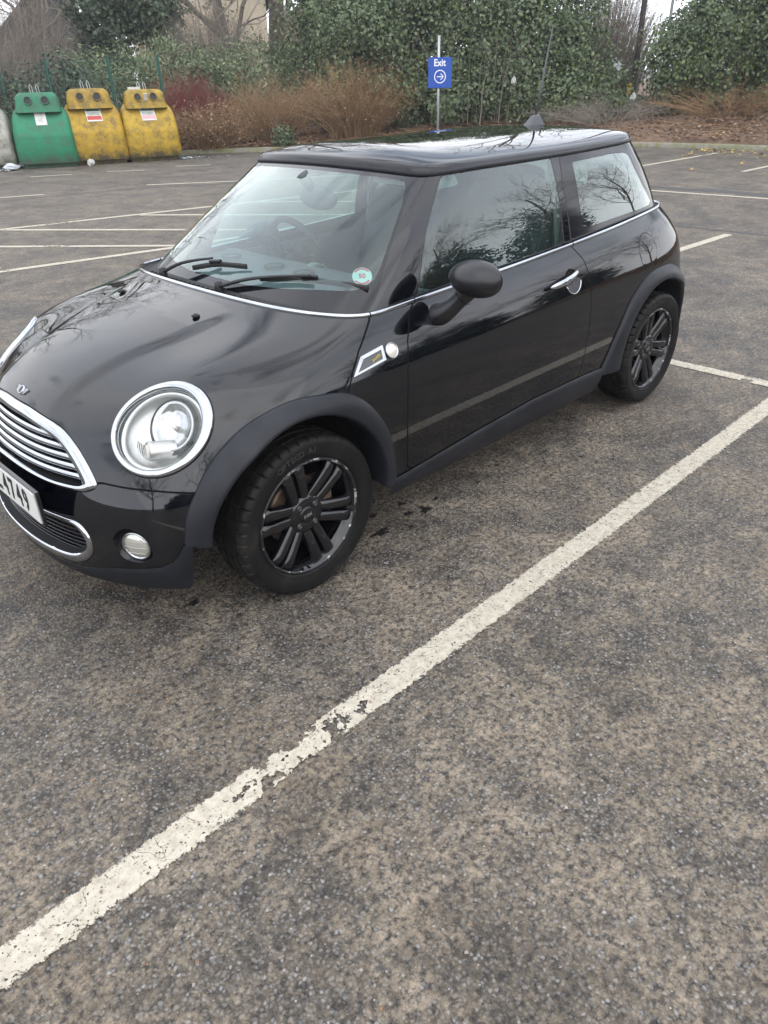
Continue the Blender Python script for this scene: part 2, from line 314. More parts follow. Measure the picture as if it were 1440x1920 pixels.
def paintline():
    m=bpy.data.materials.new('worn_white_road_paint'); m.use_nodes=True; nt=m.node_tree; n=nt.nodes; L=nt.links.new; b=n['Principled BSDF']
    tc=n.new('ShaderNodeTexCoord'); uv=tc.outputs['UV']; O=tc.outputs['Object']
    def noise(sc_,det=5,ro=.6):
        z=n.new('ShaderNodeTexNoise'); z.inputs['Scale'].default_value=sc_; z.inputs['Detail'].default_value=det; z.inputs['Roughness'].default_value=ro; L(O,z.inputs['Vector']); return z.outputs['Fac']
    def M_(op,a,bb=None):
        x=n.new('ShaderNodeMath'); x.operation=op
        for i,v in enumerate((a,bb)):
            if v is None: continue
            if hasattr(v,'links'): L(v,x.inputs[i])
            else: x.inputs[i].default_value=v
        return x.outputs[0]
    def ramp(src,a,c1,p2,c2):
        r=n.new('ShaderNodeValToRGB'); e=r.color_ramp.elements; e[0].position=a;e[1].position=p2; e[0].color=c1;e[1].color=c2; L(src,r.inputs[0]); return r.outputs[0]
    k0=(0,0,0,1);k1=(1,1,1,1)
    sp=n.new('ShaderNodeSeparateXYZ'); L(uv,sp.inputs[0])  # u = metres along, v = metres from centre; z unused
    edge=M_('ABSOLUTE',sp.outputs[1])
    e2=M_('ADD',edge,M_('MULTIPLY',M_('SUBTRACT',noise(62,5,.78),.5),.060))
    inside_=ramp(e2,.0485,k1,.0500,k0)
    # cracks: cells at two scales, chips
    vo=n.new('ShaderNodeTexVoronoi'); vo.feature='DISTANCE_TO_EDGE'; vo.inputs['Scale'].default_value=9; 
    wz=n.new('ShaderNodeTexNoise'); wz.inputs['Scale'].default_value=14; wz.inputs['Detail'].default_value=5; L(O,wz.inputs['Vector'])
    vm=n.new('ShaderNodeVectorMath'); vm.operation='MULTIPLY_ADD'; L(wz.outputs['Color'],vm.inputs[0]); vm.inputs[1].default_value=(.09,.09,0); L(O,vm.inputs[2]); L(vm.outputs[0],vo.inputs['Vector'])
    crk=ramp(vo.outputs['Distance'],.003,k1,.008,k0); crk=M_('MULTIPLY',crk,ramp(noise(5,4),.50,k0,.55,k1))
    chips=ramp(noise(75,4,.55),.33,k1,.35,k0); pits=ramp(noise(140,2,.5),.335,k1,.36,k0)
    # broken stretch in the near line: around u = 0 .. .6 (world x -.78 .. -.35)
    u=sp.outputs[0]; d=M_('ABSOLUTE',M_('SUBTRACT',u,2.68)); brk=ramp(d,.10,k1,.28,k0)
    big=ramp(M_('ADD',noise(17,5,.6),M_('MULTIPLY',brk,-.115)),.375,k1,.385,k0); big=M_('MULTIPLY',big,ramp(brk,.02,k0,.1,k1))
    far=ramp(M_('ADD',noise(8,6,.65),0.0),.30,k1,.32,k0)
    pits=M_('MULTIPLY',pits,ramp(noise(11,5),.42,k0,.58,k1)); hole=M_('MAXIMUM',M_('MAXIMUM',crk,chips),M_('MAXIMUM',M_('MAXIMUM',big,pits),far))
    al=M_('MULTIPLY',inside_,M_('SUBTRACT',1.0,hole))
    cr=n.new('ShaderNodeValToRGB'); e=cr.color_ramp.elements; e[0].position=.3; e[0].color=(.31,.275,.215,1); e[1].position=.60; e[1].color=(.50,.455,.375,1); L(noise(35,8,.75),cr.inputs[0]); L(cr.outputs[0],b.inputs['Base Color'])
    b.inputs['Roughness'].default_value=.8; b.inputs['Specular IOR Level'].default_value=.25
    bp=n.new('ShaderNodeBump'); bp.inputs['Strength'].default_value=.5; bp.inputs['Distance'].default_value=.003; L(noise(130,4,.7),bp.inputs['Height']); L(bp.outputs[0],b.inputs['Normal'])
    tr=n.new('ShaderNodeBsdfTransparent'); mx=n.new('ShaderNodeMixShader'); L(al,mx.inputs[0]); L(tr.outputs[0],mx.inputs[1]); L(b.outputs[0],mx.inputs[2]); L(mx.outputs[0],n['Material Output'].inputs[0])
    return m
M['asphalt']=asphalt(); M['line']=paintline()
mesh('ground',[(-400,-400,0),(400,-400,0),(400,400,0),(-400,400,0)],[(0,1,2,3)],M['asphalt'],smooth=False,kind='structure')
def mark(P,w=.1,lab='',grp=None,name='bay_marking'):
    """strip along P; uv: u metres, v metres across x(.1/w)"""
    P=np.array(P,float);T=np.gradient(P,axis=0);T/=np.linalg.norm(T,axis=1,keepdims=True);N=np.stack([-T[:,1],T[:,0]],1)
    s=np.concatenate([[0],np.cumsum(np.linalg.norm(np.diff(P,axis=0),axis=1))]); hw=w/2+.012
    V=np.concatenate([np.c_[P+N*hw,np.full(len(P),.004)],np.c_[P-N*hw,np.full(len(P),.004)]]);n=len(P)
    o=mesh(name,V,[(i+n,i+1+n,i+1,i) for i in range(n-1)],M['line'],smooth=False)
    uvl=o.data.uv_layers.new(name='uv'); 
    for lp in o.data.loops:
        i=lp.vertex_index; uvl.data[lp.index].uv=(s[i%n],(hw if i<n else -hw)*.1/w)
    o['kind']='structure'; return o
mark([(-3.2,-1.372),(-1.0,-1.371),(1,-1.375),(3.17,-1.372)],.098)
mark([(3.19,-1.30),(3.17,.0),(3.16,1.6),(3.15,3.5)],.10)
mark([(6.0,.93),(7.6,.88)],.1); mark([(10.30,6.5),(10.37,3.22),(10.52,1.56),(10.6,-4)],.1)
mark([(13.3,5.07),(16.6,4.96)],.1); mark([(13.5,3.14),(16.7,3.05)],.1); mark([(13.6,.9),(16.9,.75)],.1)
mark([(2.6,11.9),(3.51,11.5),(4.16,11.24)],.1); mark([(5.93,10.9),(7.22,9.96),(9.0,8.9)],.1)
mark([(5.17,14.22),(5.91,13.93)],.09); mark([(6.6,13.76),(7.25,13.3)],.09); mark([(8.06,13.39),(8.7,12.99)],.09); mark([(3.6,14.9),(4.3,14.6)],.09)
mark([(.4,8.72),(2.28,8.25),(5.28,7.62),(8.5,6.95)],.11); mark([(-1.5,6.2),(1.29,5.66),(3.33,5.29),(5.8,5.17),(8.6,5.0)],.11)
mark([(2.29,8.2),(3.97,6.05),(4.52,5.36)],.1); mark([(4.07,7.80),(4.78,6.89),(5.97,5.31)],.1); mark([(5.9,7.42),(6.9,6.1),(7.6,5.1)],.1); mark([(.55,8.6),(1.82,7.04),(3.22,5.37)],.1); mark([(-.6,8.1),(1.34,5.79)],.1); mark([(3.28,5.28),(3.06,4.5)],.1)
# crack-sealed seams are thin dark streaks in the surface
def streak(P,w,name='tar_seam'):
    P=crspl(P,30) if len(P)>2 else np.array(P,float); T=np.gradient(P,axis=0);T/=np.linalg.norm(T,axis=1,keepdims=True);N=np.stack([-T[:,1],T[:,0]],1)
    j=rng.normal(0,w*.22,(len(P),2)); n=len(P)
    V=np.concatenate([np.c_[P+N*(w/2+j[:,:1]),np.full(n,.0025)],np.c_[P-N*(w/2+j[:,1:]),np.full(n,.0025)]])
    return mesh(name,V,[(i+n,i+1+n,i+1,i) for i in range(n-1)],M['seam'],smooth=False,kind='structure')
M['tar']=mat('tar_seam_black',(.013,.012,.012),.5)
M['seam']=mat('sealed_joint',(.060,.058,.058),.8)
# oil and water spots by the sill
def spot(c,r,sd):
    r_=np.random.default_rng(sd); k=40; a=np.arange(k)*2*np.pi/k; rr=r*(.8+.22*r_.normal(0,1,k)+.3*np.sin(a*3+sd)*.6+.2*np.sin(a*5+2*sd))
    V=[(c[0],c[1],.003)]+[(c[0]+1.3*abs(q)*math.cos(t),c[1]+.8*abs(q)*math.sin(t),.003) for q,t in zip(rr,a)]
    return V,[(0,i+1,(i+1)%k+1) for i in range(k)]
b=MB()
for i,(c,r) in enumerate([((.43,-.72),.035),((.50,-.60),.018),((.62,-.70),.022),((.70,-.73),.028),((.66,-.62),.018),((.80,-.70),.015),((-.38,-.56),.022),((1.05,-.74),.013),((1.25,-.70),.012),((1.6,-.95),.01),((.55,-.78),.012)]): b.add(*spot(c,r,i))
tag(b.build('oil_spots',M['tar'],smooth=False),'small dark oil spots dripped on the asphalt beside the front wheel','oil stain',kind='stuff')
# kerb
def offs(P,d):
    T=np.gradient(P,axis=0);T/=np.linalg.norm(T,axis=1,keepdims=True); return P+np.stack([-T[:,1],T[:,0]],1)*d
KC=crspl(KERB,160)
prof=[(0,0),(0,.09),(.015,.105),(.11,.105),(.13,.09),(.13,0)]
V=[];n=len(KC)
for d,z in prof: q=offs(KC,d); V.append(np.c_[q,np.full(n,z)])
V=np.concatenate(V);F=[(i*n+j,i*n+j+1,(i+1)*n+j+1,(i+1)*n+j) for i in range(5) for j in range(n-1)]
M['kerb']=mat('mossy_concrete_kerb',(.24,.22,.19),.85,bump=(40,.5,.01),var=(6,(.16,.17,.07),.42,.62))
mesh('kerb',V,F,M['kerb'],kind='structure')
# bank rising behind the kerb
def bankz(d,s):
    """height above car park at distance d behind the kerb; right part is steeper"""
    r=np.clip((s-.42)/.12,0,1)
    return .10+r*(.52*np.clip(d/2.6,0,1)**.8+.25*np.clip((d-2.6)/6,0,1))+(1-r)*(.14*np.clip(d/3,0,1)+.75*np.clip((d-3)/7,0,1))
rows=[.09,.135,.3,.6,1,1.5,2,2.6,3.4,4.5,6,8,11,16,25,45]; V=[]
for d in rows:
    q=offs(KC,d); s=np.linspace(0,1,n); z=(bankz(d,s) if d>.2 else .092+0*s)+ (rng.normal(0,.018+.01*min(d,3),n) if d>.2 else 0); V.append(np.c_[q,z])
V=np.concatenate(V);F=[(i*n+j,i*n+j+1,(i+1)*n+j+1,(i+1)*n+j) for i in range(len(rows)-1) for j in range(n-1)]
M['soil']=mat('bare_soil',(.095,.058,.038),.95,bump=(14,.9,.06),var=(3.5,(.19,.125,.082),.35,.7))
mesh('bank',V,F,M['soil'],kind='structure')
def bz(x,y):
    d=np.hypot(KC[:,0]-x,KC[:,1]-y); k=int(d.argmin()); return float(bankz(d[k],k/(len(KC)-1)))

def grit(n,seed):
    g=np.random.default_rng(seed); V=[];F=[]; k=0
    for _ in range(n):
        x=-1.6+g.random()*4.6; y=-2.1+g.random()*1.5; r=.0018+.0035*g.random()**3
        if x>-.6 and y>-.95: continue
        q=g.normal(0,1,(6,3)); q/=np.linalg.norm(q,axis=1,keepdims=True); o=np.array([(1,0,0),(-1,0,0),(0,1,0),(0,-1,0),(0,0,.7),(0,0,-.4)])+q*.25
        V.append(o*r+np.array([x,y,.004+r*.4])); F+= [tuple(i+k for i in f) for f in ((0,2,4),(2,1,4),(1,3,4),(3,0,4),(2,0,5),(1,2,5),(3,1,5),(0,3,5))]; k+=6
    return tag(mesh('loose_grit',np.concatenate(V),F,M['grit'],smooth=False),'loose pale grit scattered on the asphalt around the near bay line','grit',kind='stuff')
M['grit']=island('loose_grit_stone',[(.10,.095,.09),(.22,.20,.17),(.38,.35,.30),(.15,.14,.14),(.30,.16,.08)],.8)
grit(900,3)

for P_,w_ in (([(10.75,9.5),(10.83,3.43),(10.88,1.7),(11.0,-6)],.20),([(7.72,3.2),(7.78,1.3),(7.77,-3)],.07),([(1.5,11.6),(3.83,10.95),(5.52,10.6),(6.87,9.8),(9.0,8.5)],.05)): streak(P_,w_)
M['tar'].name='tar'
# ---- body control net: each line (x, w, z) from bottom edge to the chrome ring
def lineC(w,pts,ws=None): return [(x,(w if ws is None else ws[i]),z) for i,(x,z) in enumerate(pts)]
NOSE=[
 [(-.68,.15),(-.712,.22),(-.72,.32),(-.715,.42),(-.69,.50),(-.665,.58),(-.645,.65),(-.605,.725),(-.50,.79),(-.30,.86),(-.08,.912),(.05,.943),(.120,.960)],
 [(-.67,.15),(-.702,.22),(-.71,.32),(-.705,.42),(-.68,.50),(-.655,.58),(-.635,.65),(-.595,.72),(-.49,.785),(-.295,.856),(-.075,.908),(.053,.94),(.127,.958)],
 [(-.62,.15),(-.652,.22),(-.66,.32),(-.653,.42),(-.625,.50),(-.60,.575),(-.57,.645),(-.525,.705),(-.43,.772),(-.265,.838),(-.07,.888),(.068,.926),(.146,.952)],
 [(-.53,.15),(-.56,.22),(-.57,.32),(-.565,.42),(-.54,.50),(-.50,.57),(-.455,.635),(-.405,.705),(-.335,.788),(-.235,.848),(-.07,.883),(.08,.912),(.186,.943)],
]
def f(*a): return [tuple(q) for q in a]
NET=[
 lineC(0,NOSE[0]),
 lineC(.20,NOSE[1],[.20]*10+[.19,.18,.17]),
 lineC(.40,NOSE[2],[.38,.39,.40,.40,.40,.40,.40,.395,.39,.375,.36,.345,.34]),
 lineC(.58,NOSE[3],[.555,.57,.58,.58,.58,.58,.58,.585,.585,.575,.555,.515,.49]),
 f((-.42,.675,.15),(-.45,.70,.22),(-.46,.71,.32),(-.455,.712,.42),(-.43,.712,.50),(-.395,.712,.565),(-.345,.712,.635),(-.29,.71,.70),(-.22,.70,.770),(-.12,.68,.825),(.01,.655,.865),(.14,.62,.897),(.248,.60,.931)),
 f((-.31,.735,.17),(-.33,.765,.235),(-.335,.782,.32),(-.33,.785,.42),(-.31,.786,.50),(-.28,.786,.56),(-.24,.785,.62),(-.19,.783,.68),(-.13,.775,.735),(-.05,.755,.79),(.07,.73,.84),(.20,.70,.883),(.335,.683,.919)),
 f((-.17,.76,.20),(-.18,.785,.245),(-.18,.805,.32),(-.17,.812,.42),(-.15,.815,.50),(-.125,.815,.56),(-.09,.813,.62),(-.05,.81,.68),(.005,.802,.735),(.07,.785,.787),(.16,.762,.835),(.28,.735,.88),(.405,.712,.915)),
 f((.05,.765,.208),(.05,.79,.25),(.055,.808,.32),(.065,.817,.42),(.08,.82,.50),(.10,.822,.56),(.125,.821,.62),(.155,.818,.68),(.19,.81,.735),(.24,.795,.787),(.31,.773,.835),(.39,.743,.88),(.48,.714,.915)),
 f((.33,.765,.208),(.33,.79,.25),(.335,.808,.32),(.34,.818,.42),(.35,.823,.50),(.36,.824,.56),(.375,.823,.62),(.39,.819,.68),(.41,.811,.735),(.435,.797,.787),(.47,.776,.835),(.52,.746,.88),(.57,.715,.918)),
]
def side(x,zt,ws,dx=0.02):
    zs=[.208,.25,.33,.42,.50,.56,.62,.68,.735,.787,.835,.88]
    s=(zt-.918)
    out=[]
    for i,z in enumerate(zs+[.918]):
        t=max(0,(z-.5)/.418)
        out.append((x+dx*t,ws[i],z+s*t))
    return out
W0=[.765,.79,.808,.818,.824,.826,.825,.821,.813,.799,.779,.75,.717]
NET+= [
 side(.70,.926,W0,.03),
 side(1.05,.937,[w+.002 for w in W0],.02),
 side(1.50,.955,[w+.002 for w in W0],.02),
 side(1.90,.976,[.765,.79,.81,.82,.826,.828,.827,.822,.813,.798,.777,.747,.713],.02),
 side(2.20,.994,[.765,.79,.81,.82,.827,.829,.827,.82,.809,.793,.77,.738,.703],.02),
 side(2.50,1.010,[.76,.785,.806,.818,.825,.826,.822,.813,.80,.782,.757,.722,.685],-.03),
 f((2.76,.73,.18),(2.78,.755,.24),(2.80,.772,.33),(2.80,.783,.43),(2.80,.787,.51),(2.795,.788,.58),(2.785,.785,.65),(2.77,.775,.72),(2.765,.765,.79),(2.755,.748,.85),(2.735,.722,.91),(2.70,.69,.965),(2.66,.65,1.015)),
 f((2.90,.64,.18),(2.93,.66,.24),(2.945,.68,.33),(2.945,.69,.43),(2.935,.69,.51),(2.925,.69,.58),(2.91,.685,.65),(2.89,.675,.72),(2.88,.665,.79),(2.86,.65,.85),(2.83,.62,.91),(2.79,.585,.965),(2.75,.555,1.015)),
 f((2.99,.42,.18),(3.015,.43,.24),(3.03,.44,.33),(3.03,.45,.43),(3.015,.45,.51),(2.995,.45,.58),(2.975,.445,.65),(2.95,.44,.72),(2.925,.43,.79),(2.90,.42,.85),(2.865,.40,.91),(2.83,.385,.965),(2.785,.37,1.015)),
 f((3.01,.2,.18),(3.035,.2,.24),(3.05,.2,.33),(3.05,.2,.43),(3.035,.2,.51),(3.015,.2,.58),(2.995,.2,.65),(2.97,.2,.72),(2.945,.2,.79),(2.92,.2,.85),(2.885,.19,.91),(2.85,.19,.965),(2.81,.185,1.015)),
 f((3.01,.0,.18),(3.035,.0,.24),(3.05,.0,.33),(3.05,.0,.43),(3.035,.0,.51),(3.015,.0,.58),(2.995,.0,.65),(2.97,.0,.72),(2.945,.0,.79),(2.92,.0,.85),(2.885,.0,.91),(2.85,.0,.965),(2.815,.0,1.015)),
]
# ---- greenhouse: (base, top) per line, with slight bulge
GB=[
 ((.215,0,.948),(.825,0,1.330)),
 ((.22,.20,.946),(.830,.17,1.328)),
 ((.24,.38,.940),(.845,.33,1.323)),
 ((.285,.53,.931),(.865,.44,1.317)),
 ((.35,.63,.920),(.888,.512,1.311)),
 ((.44,.678,.912),(.93,.548,1.312)),
 ((.57,.693,.915),(1.02,.566,1.316)),
 ((.80,.697,.927),(1.17,.574,1.319)),
 ((1.15,.698,.940),(1.42,.577,1.320)),
 ((1.55,.696,.957),(1.70,.577,1.321)),
 ((1.95,.690,.978),(1.97,.572,1.324)),
 ((2.27,.678,.995),(2.22,.56,1.328)),
 ((2.50,.670,1.006),(2.40,.545,1.331)),
 ((2.655,.630,1.012),(2.51,.505,1.334)),
 ((2.735,.525,1.016),(2.56,.42,1.337)),
 ((2.77,.35,1.018),(2.595,.28,1.341)),
 ((2.795,.18,1.018),(2.61,.14,1.344)),
 ((2.80,0,1.018),(2.615,0,1.345)),
]
def gnet():
    out=[]
    for (b,t) in GB:
        b=np.array(b);t=np.array(t);L=[]
        d=t-b; n=np.array([-(d[2]) if abs(b[1])<.6 and b[0]<1 else 0,0,0])
        for k in np.linspace(0,1,5):
            q=b+d*k; bl=4*k*(1-k)
            # bulge outward
            if b[1]>.61: q=q+np.array([0,.018*bl,0])
            elif b[0]<1: q=q+np.array([-.012*bl,0,.012*bl])
            else: q=q+np.array([.03*bl,0,.0])
            L.append(tuple(q))
        out.append(L)
    return out
def rnet():
    out=[]
    for (b,t) in GB:
        x,w,z=t
        xs=np.clip(1.15+(x-.825)/(2.615-.825)*1.0,1.15,2.15)
        L=[]
        for fr,h in [(0,.003),(.004,.019),(.03,.033),(.10,.0425),(.25,.0565),(.5,.0715),(.8,.0795),(1,.080)]:
            L.append((x+(xs-x)*fr, w*(1-fr), z+h+(1.321-z)*min(1,fr*2.0)))
        out.append(L)
    return out
def bs(t):
    return np.stack([(1-t)**3,3*t**3-6*t**2+4,-3*t**3+3*t**2+3*t+1,t**3],-1)/6
def clampv(N):  # extrapolated ghost so the surface passes through the end rows
    a=2*N[:,:1]-N[:,1:2]; b=2*N[:,-1:]-N[:,-2:-1]
    return np.concatenate([a,N,b],1)
def ghostu(N):
    m=np.array([1,-1,1.]); return np.concatenate([N[1:2]*m,N,N[-2:-1]*m],0)
class Surf:
    """half surface; w is positive, side chosen on export"""
    def __init__(s,net,spine=False):
        N=np.array(net,float)
        N=ghostu(N)
        if spine:
            a=2*N[:,:1]-N[:,1:2]; b=N[:,-2:-1]*np.array([1,-1,1.]); N=np.concatenate([a,N,b],1)
        else: N=clampv(N)
        s.N=N; s.nu=N.shape[0]-3; s.nv=N.shape[1]-3
    def __call__(s,u,v,du=0,dv=0):
        u=np.clip(np.asarray(u,float),0,s.nu-1e-9);v=np.clip(np.asarray(v,float),0,s.nv-1e-9)
        i=np.floor(u).astype(int);j=np.floor(v).astype(int);a=bs(u-i);b=bs(v-j)
        o=np.zeros(u.shape+(3,))
        for p in range(4):
            for q in range(4): o+=(a[...,p]*b[...,q])[...,None]*s.N[i+p,j+q]
        return o
    def nrm(s,u,v,e=1e-3):
        du=s(u+e,v)-s(u-e,v);dv=s(u,v+e)-s(u,v-e)
        n=-np.cross(du,dv);n/=np.linalg.norm(n,axis=-1,keepdims=True)+1e-12
        return n
glass=Surf(gnet());roof=Surf(rnet(),True)
# ------------------------------------------------------------ car
CAR=empty('parked_car',(1.2335,0,0),'glossy black three door hatchback with black wheels parked inside the white bay line','car')
def pdist(q,P,closed=True):
    P=np.asarray(P,float); A=P if closed else P[:-1]; B=np.roll(P,-1,0) if closed else P[1:]
    best=np.full(len(q),1e9)
    for a,b in zip(A,B):
        ab=b-a; t=np.clip(((q-a)@ab)/(ab@ab+1e-15),0,1); best=np.minimum(best,np.hypot(*(q-a-t[:,None]*ab).T))
    return best
def inside(q,P):
    P=np.asarray(P,float); c=np.zeros(len(q),bool); x,y=q.T
    for (x1,y1),(x2,y2) in zip(P,np.roll(P,-1,0)):
        k=(y1>y)!=(y2>y); 
        with np.errstate(all='ignore'): c^= k&(x<(x2-x1)*(y-y1)/(y2-y1+1e-30)+x1)
    return c
def poly(chart,P,smooth=0,cond=None):
    P=np.array(P,float)
    if smooth: P=crspl(P,smooth,True)
    def f(X,U,V):
        q=chart(X,U,V); d=pdist(q,P); d=np.where(inside(q,P),-d,d)
        if cond is not None: d=np.where(cond(X,U,V),d,.5)
        return d
    return f
SIDE=lambda X,U,V:X[:,[0,2]]
FRONT=lambda X,U,V:X[:,[1,2]]
UV=lambda X,U,V:np.stack([U,V],1)
cf=lambda X,U,V:X[:,0]<-.15
cs=lambda X,U,V:X[:,1]>.45
class Patch:
    def __init__(s,S,ku,kv,disp=None):
        s.S=S; s.disp=disp
        nu,nv=S.nu*ku+1,S.nv*kv+1
        U,V=np.meshgrid(np.linspace(0,S.nu,nu),np.linspace(0,S.nv,nv),indexing='ij')
        s.U=list(U.ravel());s.V=list(V.ravel()); s.P=[tuple(q) for q in S(U.ravel(),V.ravel())]
        s.polys=[[i*nv+j,(i+1)*nv+j,(i+1)*nv+j+1,i*nv+j+1] for i in range(nu-1) for j in range(nv-1)]
        s.lab=['body']*len(s.polys)
    def cut(s,f,new,frm=('body',),level=0.0):
        d=f(np.array(s.P),np.array(s.U),np.array(s.V))-level
        d=np.where(np.abs(d)<2e-5,2e-5,d).tolist()
        op,ol=[],[]; cache={}; pend=[]
        for p,l in zip(s.polys,s.lab):
            if l not in frm: op.append(p);ol.append(l);continue
            neg=[d[i]<0 for i in p]
            if not any(neg): op.append(p);ol.append(l);continue
            if all(neg): op.append(p);ol.append(new);continue
            A,B=[],[]; n=len(p)
            for k in range(n):
                a,b=p[k],p[(k+1)%n]
                (A if neg[k] else B).append(a)
                if neg[k]!=neg[(k+1)%n]:
                    key=(min(a,b),max(a,b))
                    if key not in cache:
                        t=d[a]/(d[a]-d[b]); cache[key]=len(s.U)
                        s.U.append(s.U[a]+(s.U[b]-s.U[a])*t); s.V.append(s.V[a]+(s.V[b]-s.V[a])*t); s.P.append(None); pend.append(cache[key]); d.append(0.)
                    A.append(cache[key]);B.append(cache[key])
            if len(A)>2: op.append(A);ol.append(new)
            if len(B)>2: op.append(B);ol.append(l)
        if pend:
            Q=s.S(np.array([s.U[i] for i in pend]),np.array([s.V[i] for i in pend]))
            for i,q in zip(pend,Q): s.P[i]=tuple(q)
        s.polys,s.lab=op,ol
    def region(s,f,new,frm=('body',),gap=.0016):
        s.cut(f,'_t',frm,gap); s.cut(f,new,('_t',),-gap)
        s.lab=['gap' if l=='_t' else l for l in s.lab]
    def export(s,name,labels,mats,parent,sides=(1,-1),h=None,extra=None):
        """labels: {label: mat index}; returns objects list (one per call) joining given sides"""
        idx=[i for i,l in enumerate(s.lab) if l in labels]
        if not idx: print('EMPTY',name); return None
        used=sorted({v for i in idx for v in s.polys[i]}); mp={v:k for k,v in enumerate(used)}
        U=np.array([s.U[v] for v in used]);V=np.array([s.V[v] for v in used]);P=np.array([s.P[v] for v in used])
        N=s.S.nrm(U,V); 
        bad=~np.isfinite(N).all(1)|(np.linalg.norm(N,axis=1)<.5); N[bad]=(0,0,1)
        if h is not None: P=P+N*h(P,U,V)[:,None]
        F=[[mp[v] for v in s.polys[i]] for i in idx]; FM=[labels[s.lab[i]] for i in idx]
        AV,AF,AN,AM=[],[],[],[];n=0
        for sd in sides:
            q=P*np.array([1,sd,1.]);nn=N*np.array([1,sd,1.])
            AV.append(q);AN.append(nn); AF+=[tuple(k+n for k in (f if sd==-1 else f[::-1])) for f in F];AM+=FM;n+=len(q)
        return mesh(name,np.concatenate(AV),AF,mats,parent,AM,True,None if h is not None else np.concatenate(AN))
def rnd(f,H,R):
    def h(X,U,V):
        d=-f(X,U,V); t=np.clip(d/R,0,1); return H*np.sqrt(np.clip(1-(1-t)**2,0,1))
    return h
# --- bonnet power bulge is part of the body surface
_CR=np.array([(-.62,.225),(-.584,.229),(-.44,.241),(-.298,.265),(-.14,.32),(.0,.345),(.2,.37)])
class BodyS(Surf):
    def __call__(s,u,v,**k):
        P=Surf.__call__(s,u,v); x,w,z=P[...,0],P[...,1],P[...,2]
        wc=np.interp(x,_CR[:,0],_CR[:,1]); t=np.clip((wc+.03-w)/.065,0,1); t=t*t*(3-2*t)
        fd=np.clip((x+.60)/.14,0,1)*np.clip((.09-x)/.16,0,1)*(z>.6); P=P.copy(); P[...,2]+=.011*t*fd
        return P
body=BodyS(NET)
FO=np.array([(-.443,.362),(-.425,.451),(-.385,.527),(-.343,.587),(-.286,.644),(-.208,.697),(-.113,.731),(-.014,.746),(.086,.737),(.198,.713),(.289,.649),(.364,.547),(.405,.445),(.433,.327),(.437,.29)])
RO=np.array([(1.93,.30),(1.943,.335),(2.001,.463),(2.05,.547),(2.13,.651),(2.263,.727),(2.41,.752),(2.584,.740),(2.72,.675),(2.80,.59),(2.86,.48),(2.89,.36)])
HC=np.array([-.3737,.5819,.6937]);HE1=np.array([-.61588,-.78784,0]);HE2=np.array([.5006,-.39133,.77218]);HN=np.array([-.60836,.47557,.6354])
def hq(X,da=0,sc=1):
    q=X-HC; a=(q@HE1-da)/sc; b=q@HE2/sc
    return np.sqrt(np.maximum(37.9*a*a+13.3*a*b+41.3*b*b-.39*a-.44*b,1e-6)), q@HN
def hl_out(X,U,V): r,n=hq(X); return np.where(np.abs(n)<.2,(r-1)*.158*.96,.5)
def hl_in(X,U,V): r,n=hq(X,.010,.845); return np.where(np.abs(n)<.2,(r-1)*.133,.5)
GO=[(0,.712),(.115,.710),(.269,.689),(.353,.650),(.416,.595),(.462,.535),(.44,.515),(.40,.505),(.285,.505),(.135,.512),(0,.516),(-.135,.512),(-.285,.505),(-.40,.505),(-.44,.515),(-.462,.535),(-.416,.595),(-.353,.65),(-.269,.689),(-.115,.71)]; grille_o=poly(FRONT,GO,160,cf)
GI=[(0,.678),(.115,.676),(.255,.655),(.325,.622),(.375,.575),(.408,.533),(.395,.524),(.36,.521),(.27,.520),(.135,.527),(0,.530),(-.135,.527),(-.27,.520),(-.36,.521),(-.395,.524),(-.408,.533),(-.375,.575),(-.325,.622),(-.255,.655),(-.115,.676)]; grille_i=poly(FRONT,GI,0,cf)
IO=[(0,.408),(.17,.408),(.339,.406),(.405,.396),(.440,.345),(.425,.278),(.346,.225),(.198,.212),(0,.208),(-.198,.212),(-.346,.225),(-.425,.278),(-.44,.345),(-.405,.396),(-.339,.406),(-.17,.408)]; intake_o=poly(FRONT,IO,120,cf)
II=[(0,.398),(.17,.398),(.335,.396),(.390,.382),(.418,.34),(.40,.292),(.33,.256),(.198,.246),(0,.242),(-.198,.246),(-.33,.256),(-.40,.292),(-.418,.34),(-.39,.382),(-.335,.396),(-.17,.398)]; intake_i=poly(FRONT,II,120,cf)
fog_o=poly(FRONT,[(.520,.360),(.545,.398),(.578,.408),(.612,.385),(.632,.335),(.618,.293),(.575,.278),(.535,.295)],60,cf)
lip=poly(FRONT,[(.90,.37),(.765,.357),(.739,.360),(.71,.356),(.694,.318),(.675,.285),(.636,.261),(.556,.247),(.462,.232),(.35,.200),(.2,.188),(0,.184),(-.3,.184),(-.3,-.2),(.9,-.2)],0,lambda X,U,V:X[:,0]<-.2)
bonnet_p=poly(SIDE,[(.45,1.1),(.412,.925),(.406,.906),(.355,.871),(.293,.826),(.243,.774),(.202,.711),(.18,.6),(0,.45),(-.381,.527),(-.462,.535),(-.528,.539),(-.568,.545),(-.60,.53),(-.9,.53),(-.9,1.2),(.45,1.2)])
door_p=poly(SIDE,[(.66,1.05),(.631,.917),(.579,.887),(.526,.81),(.497,.704),(.488,.6),(.487,.495),(.495,.40),(.502,.315),(.53,.289),(.95,.326),(1.341,.350),(1.70,.345),(1.722,.36),(1.728,.40),(1.737,.526),(1.742,.653),(1.742,.775),(1.740,.83),(1.725,.90),(1.677,.962),(1.66,1.1)],0,cs)
skirt_p=poly(SIDE,[(.30,.275),(.448,.285),(.527,.290),(.951,.327),(1.341,.351),(1.793,.346),(2.1,.33),(2.1,.0),(.3,.0)],0,cs)
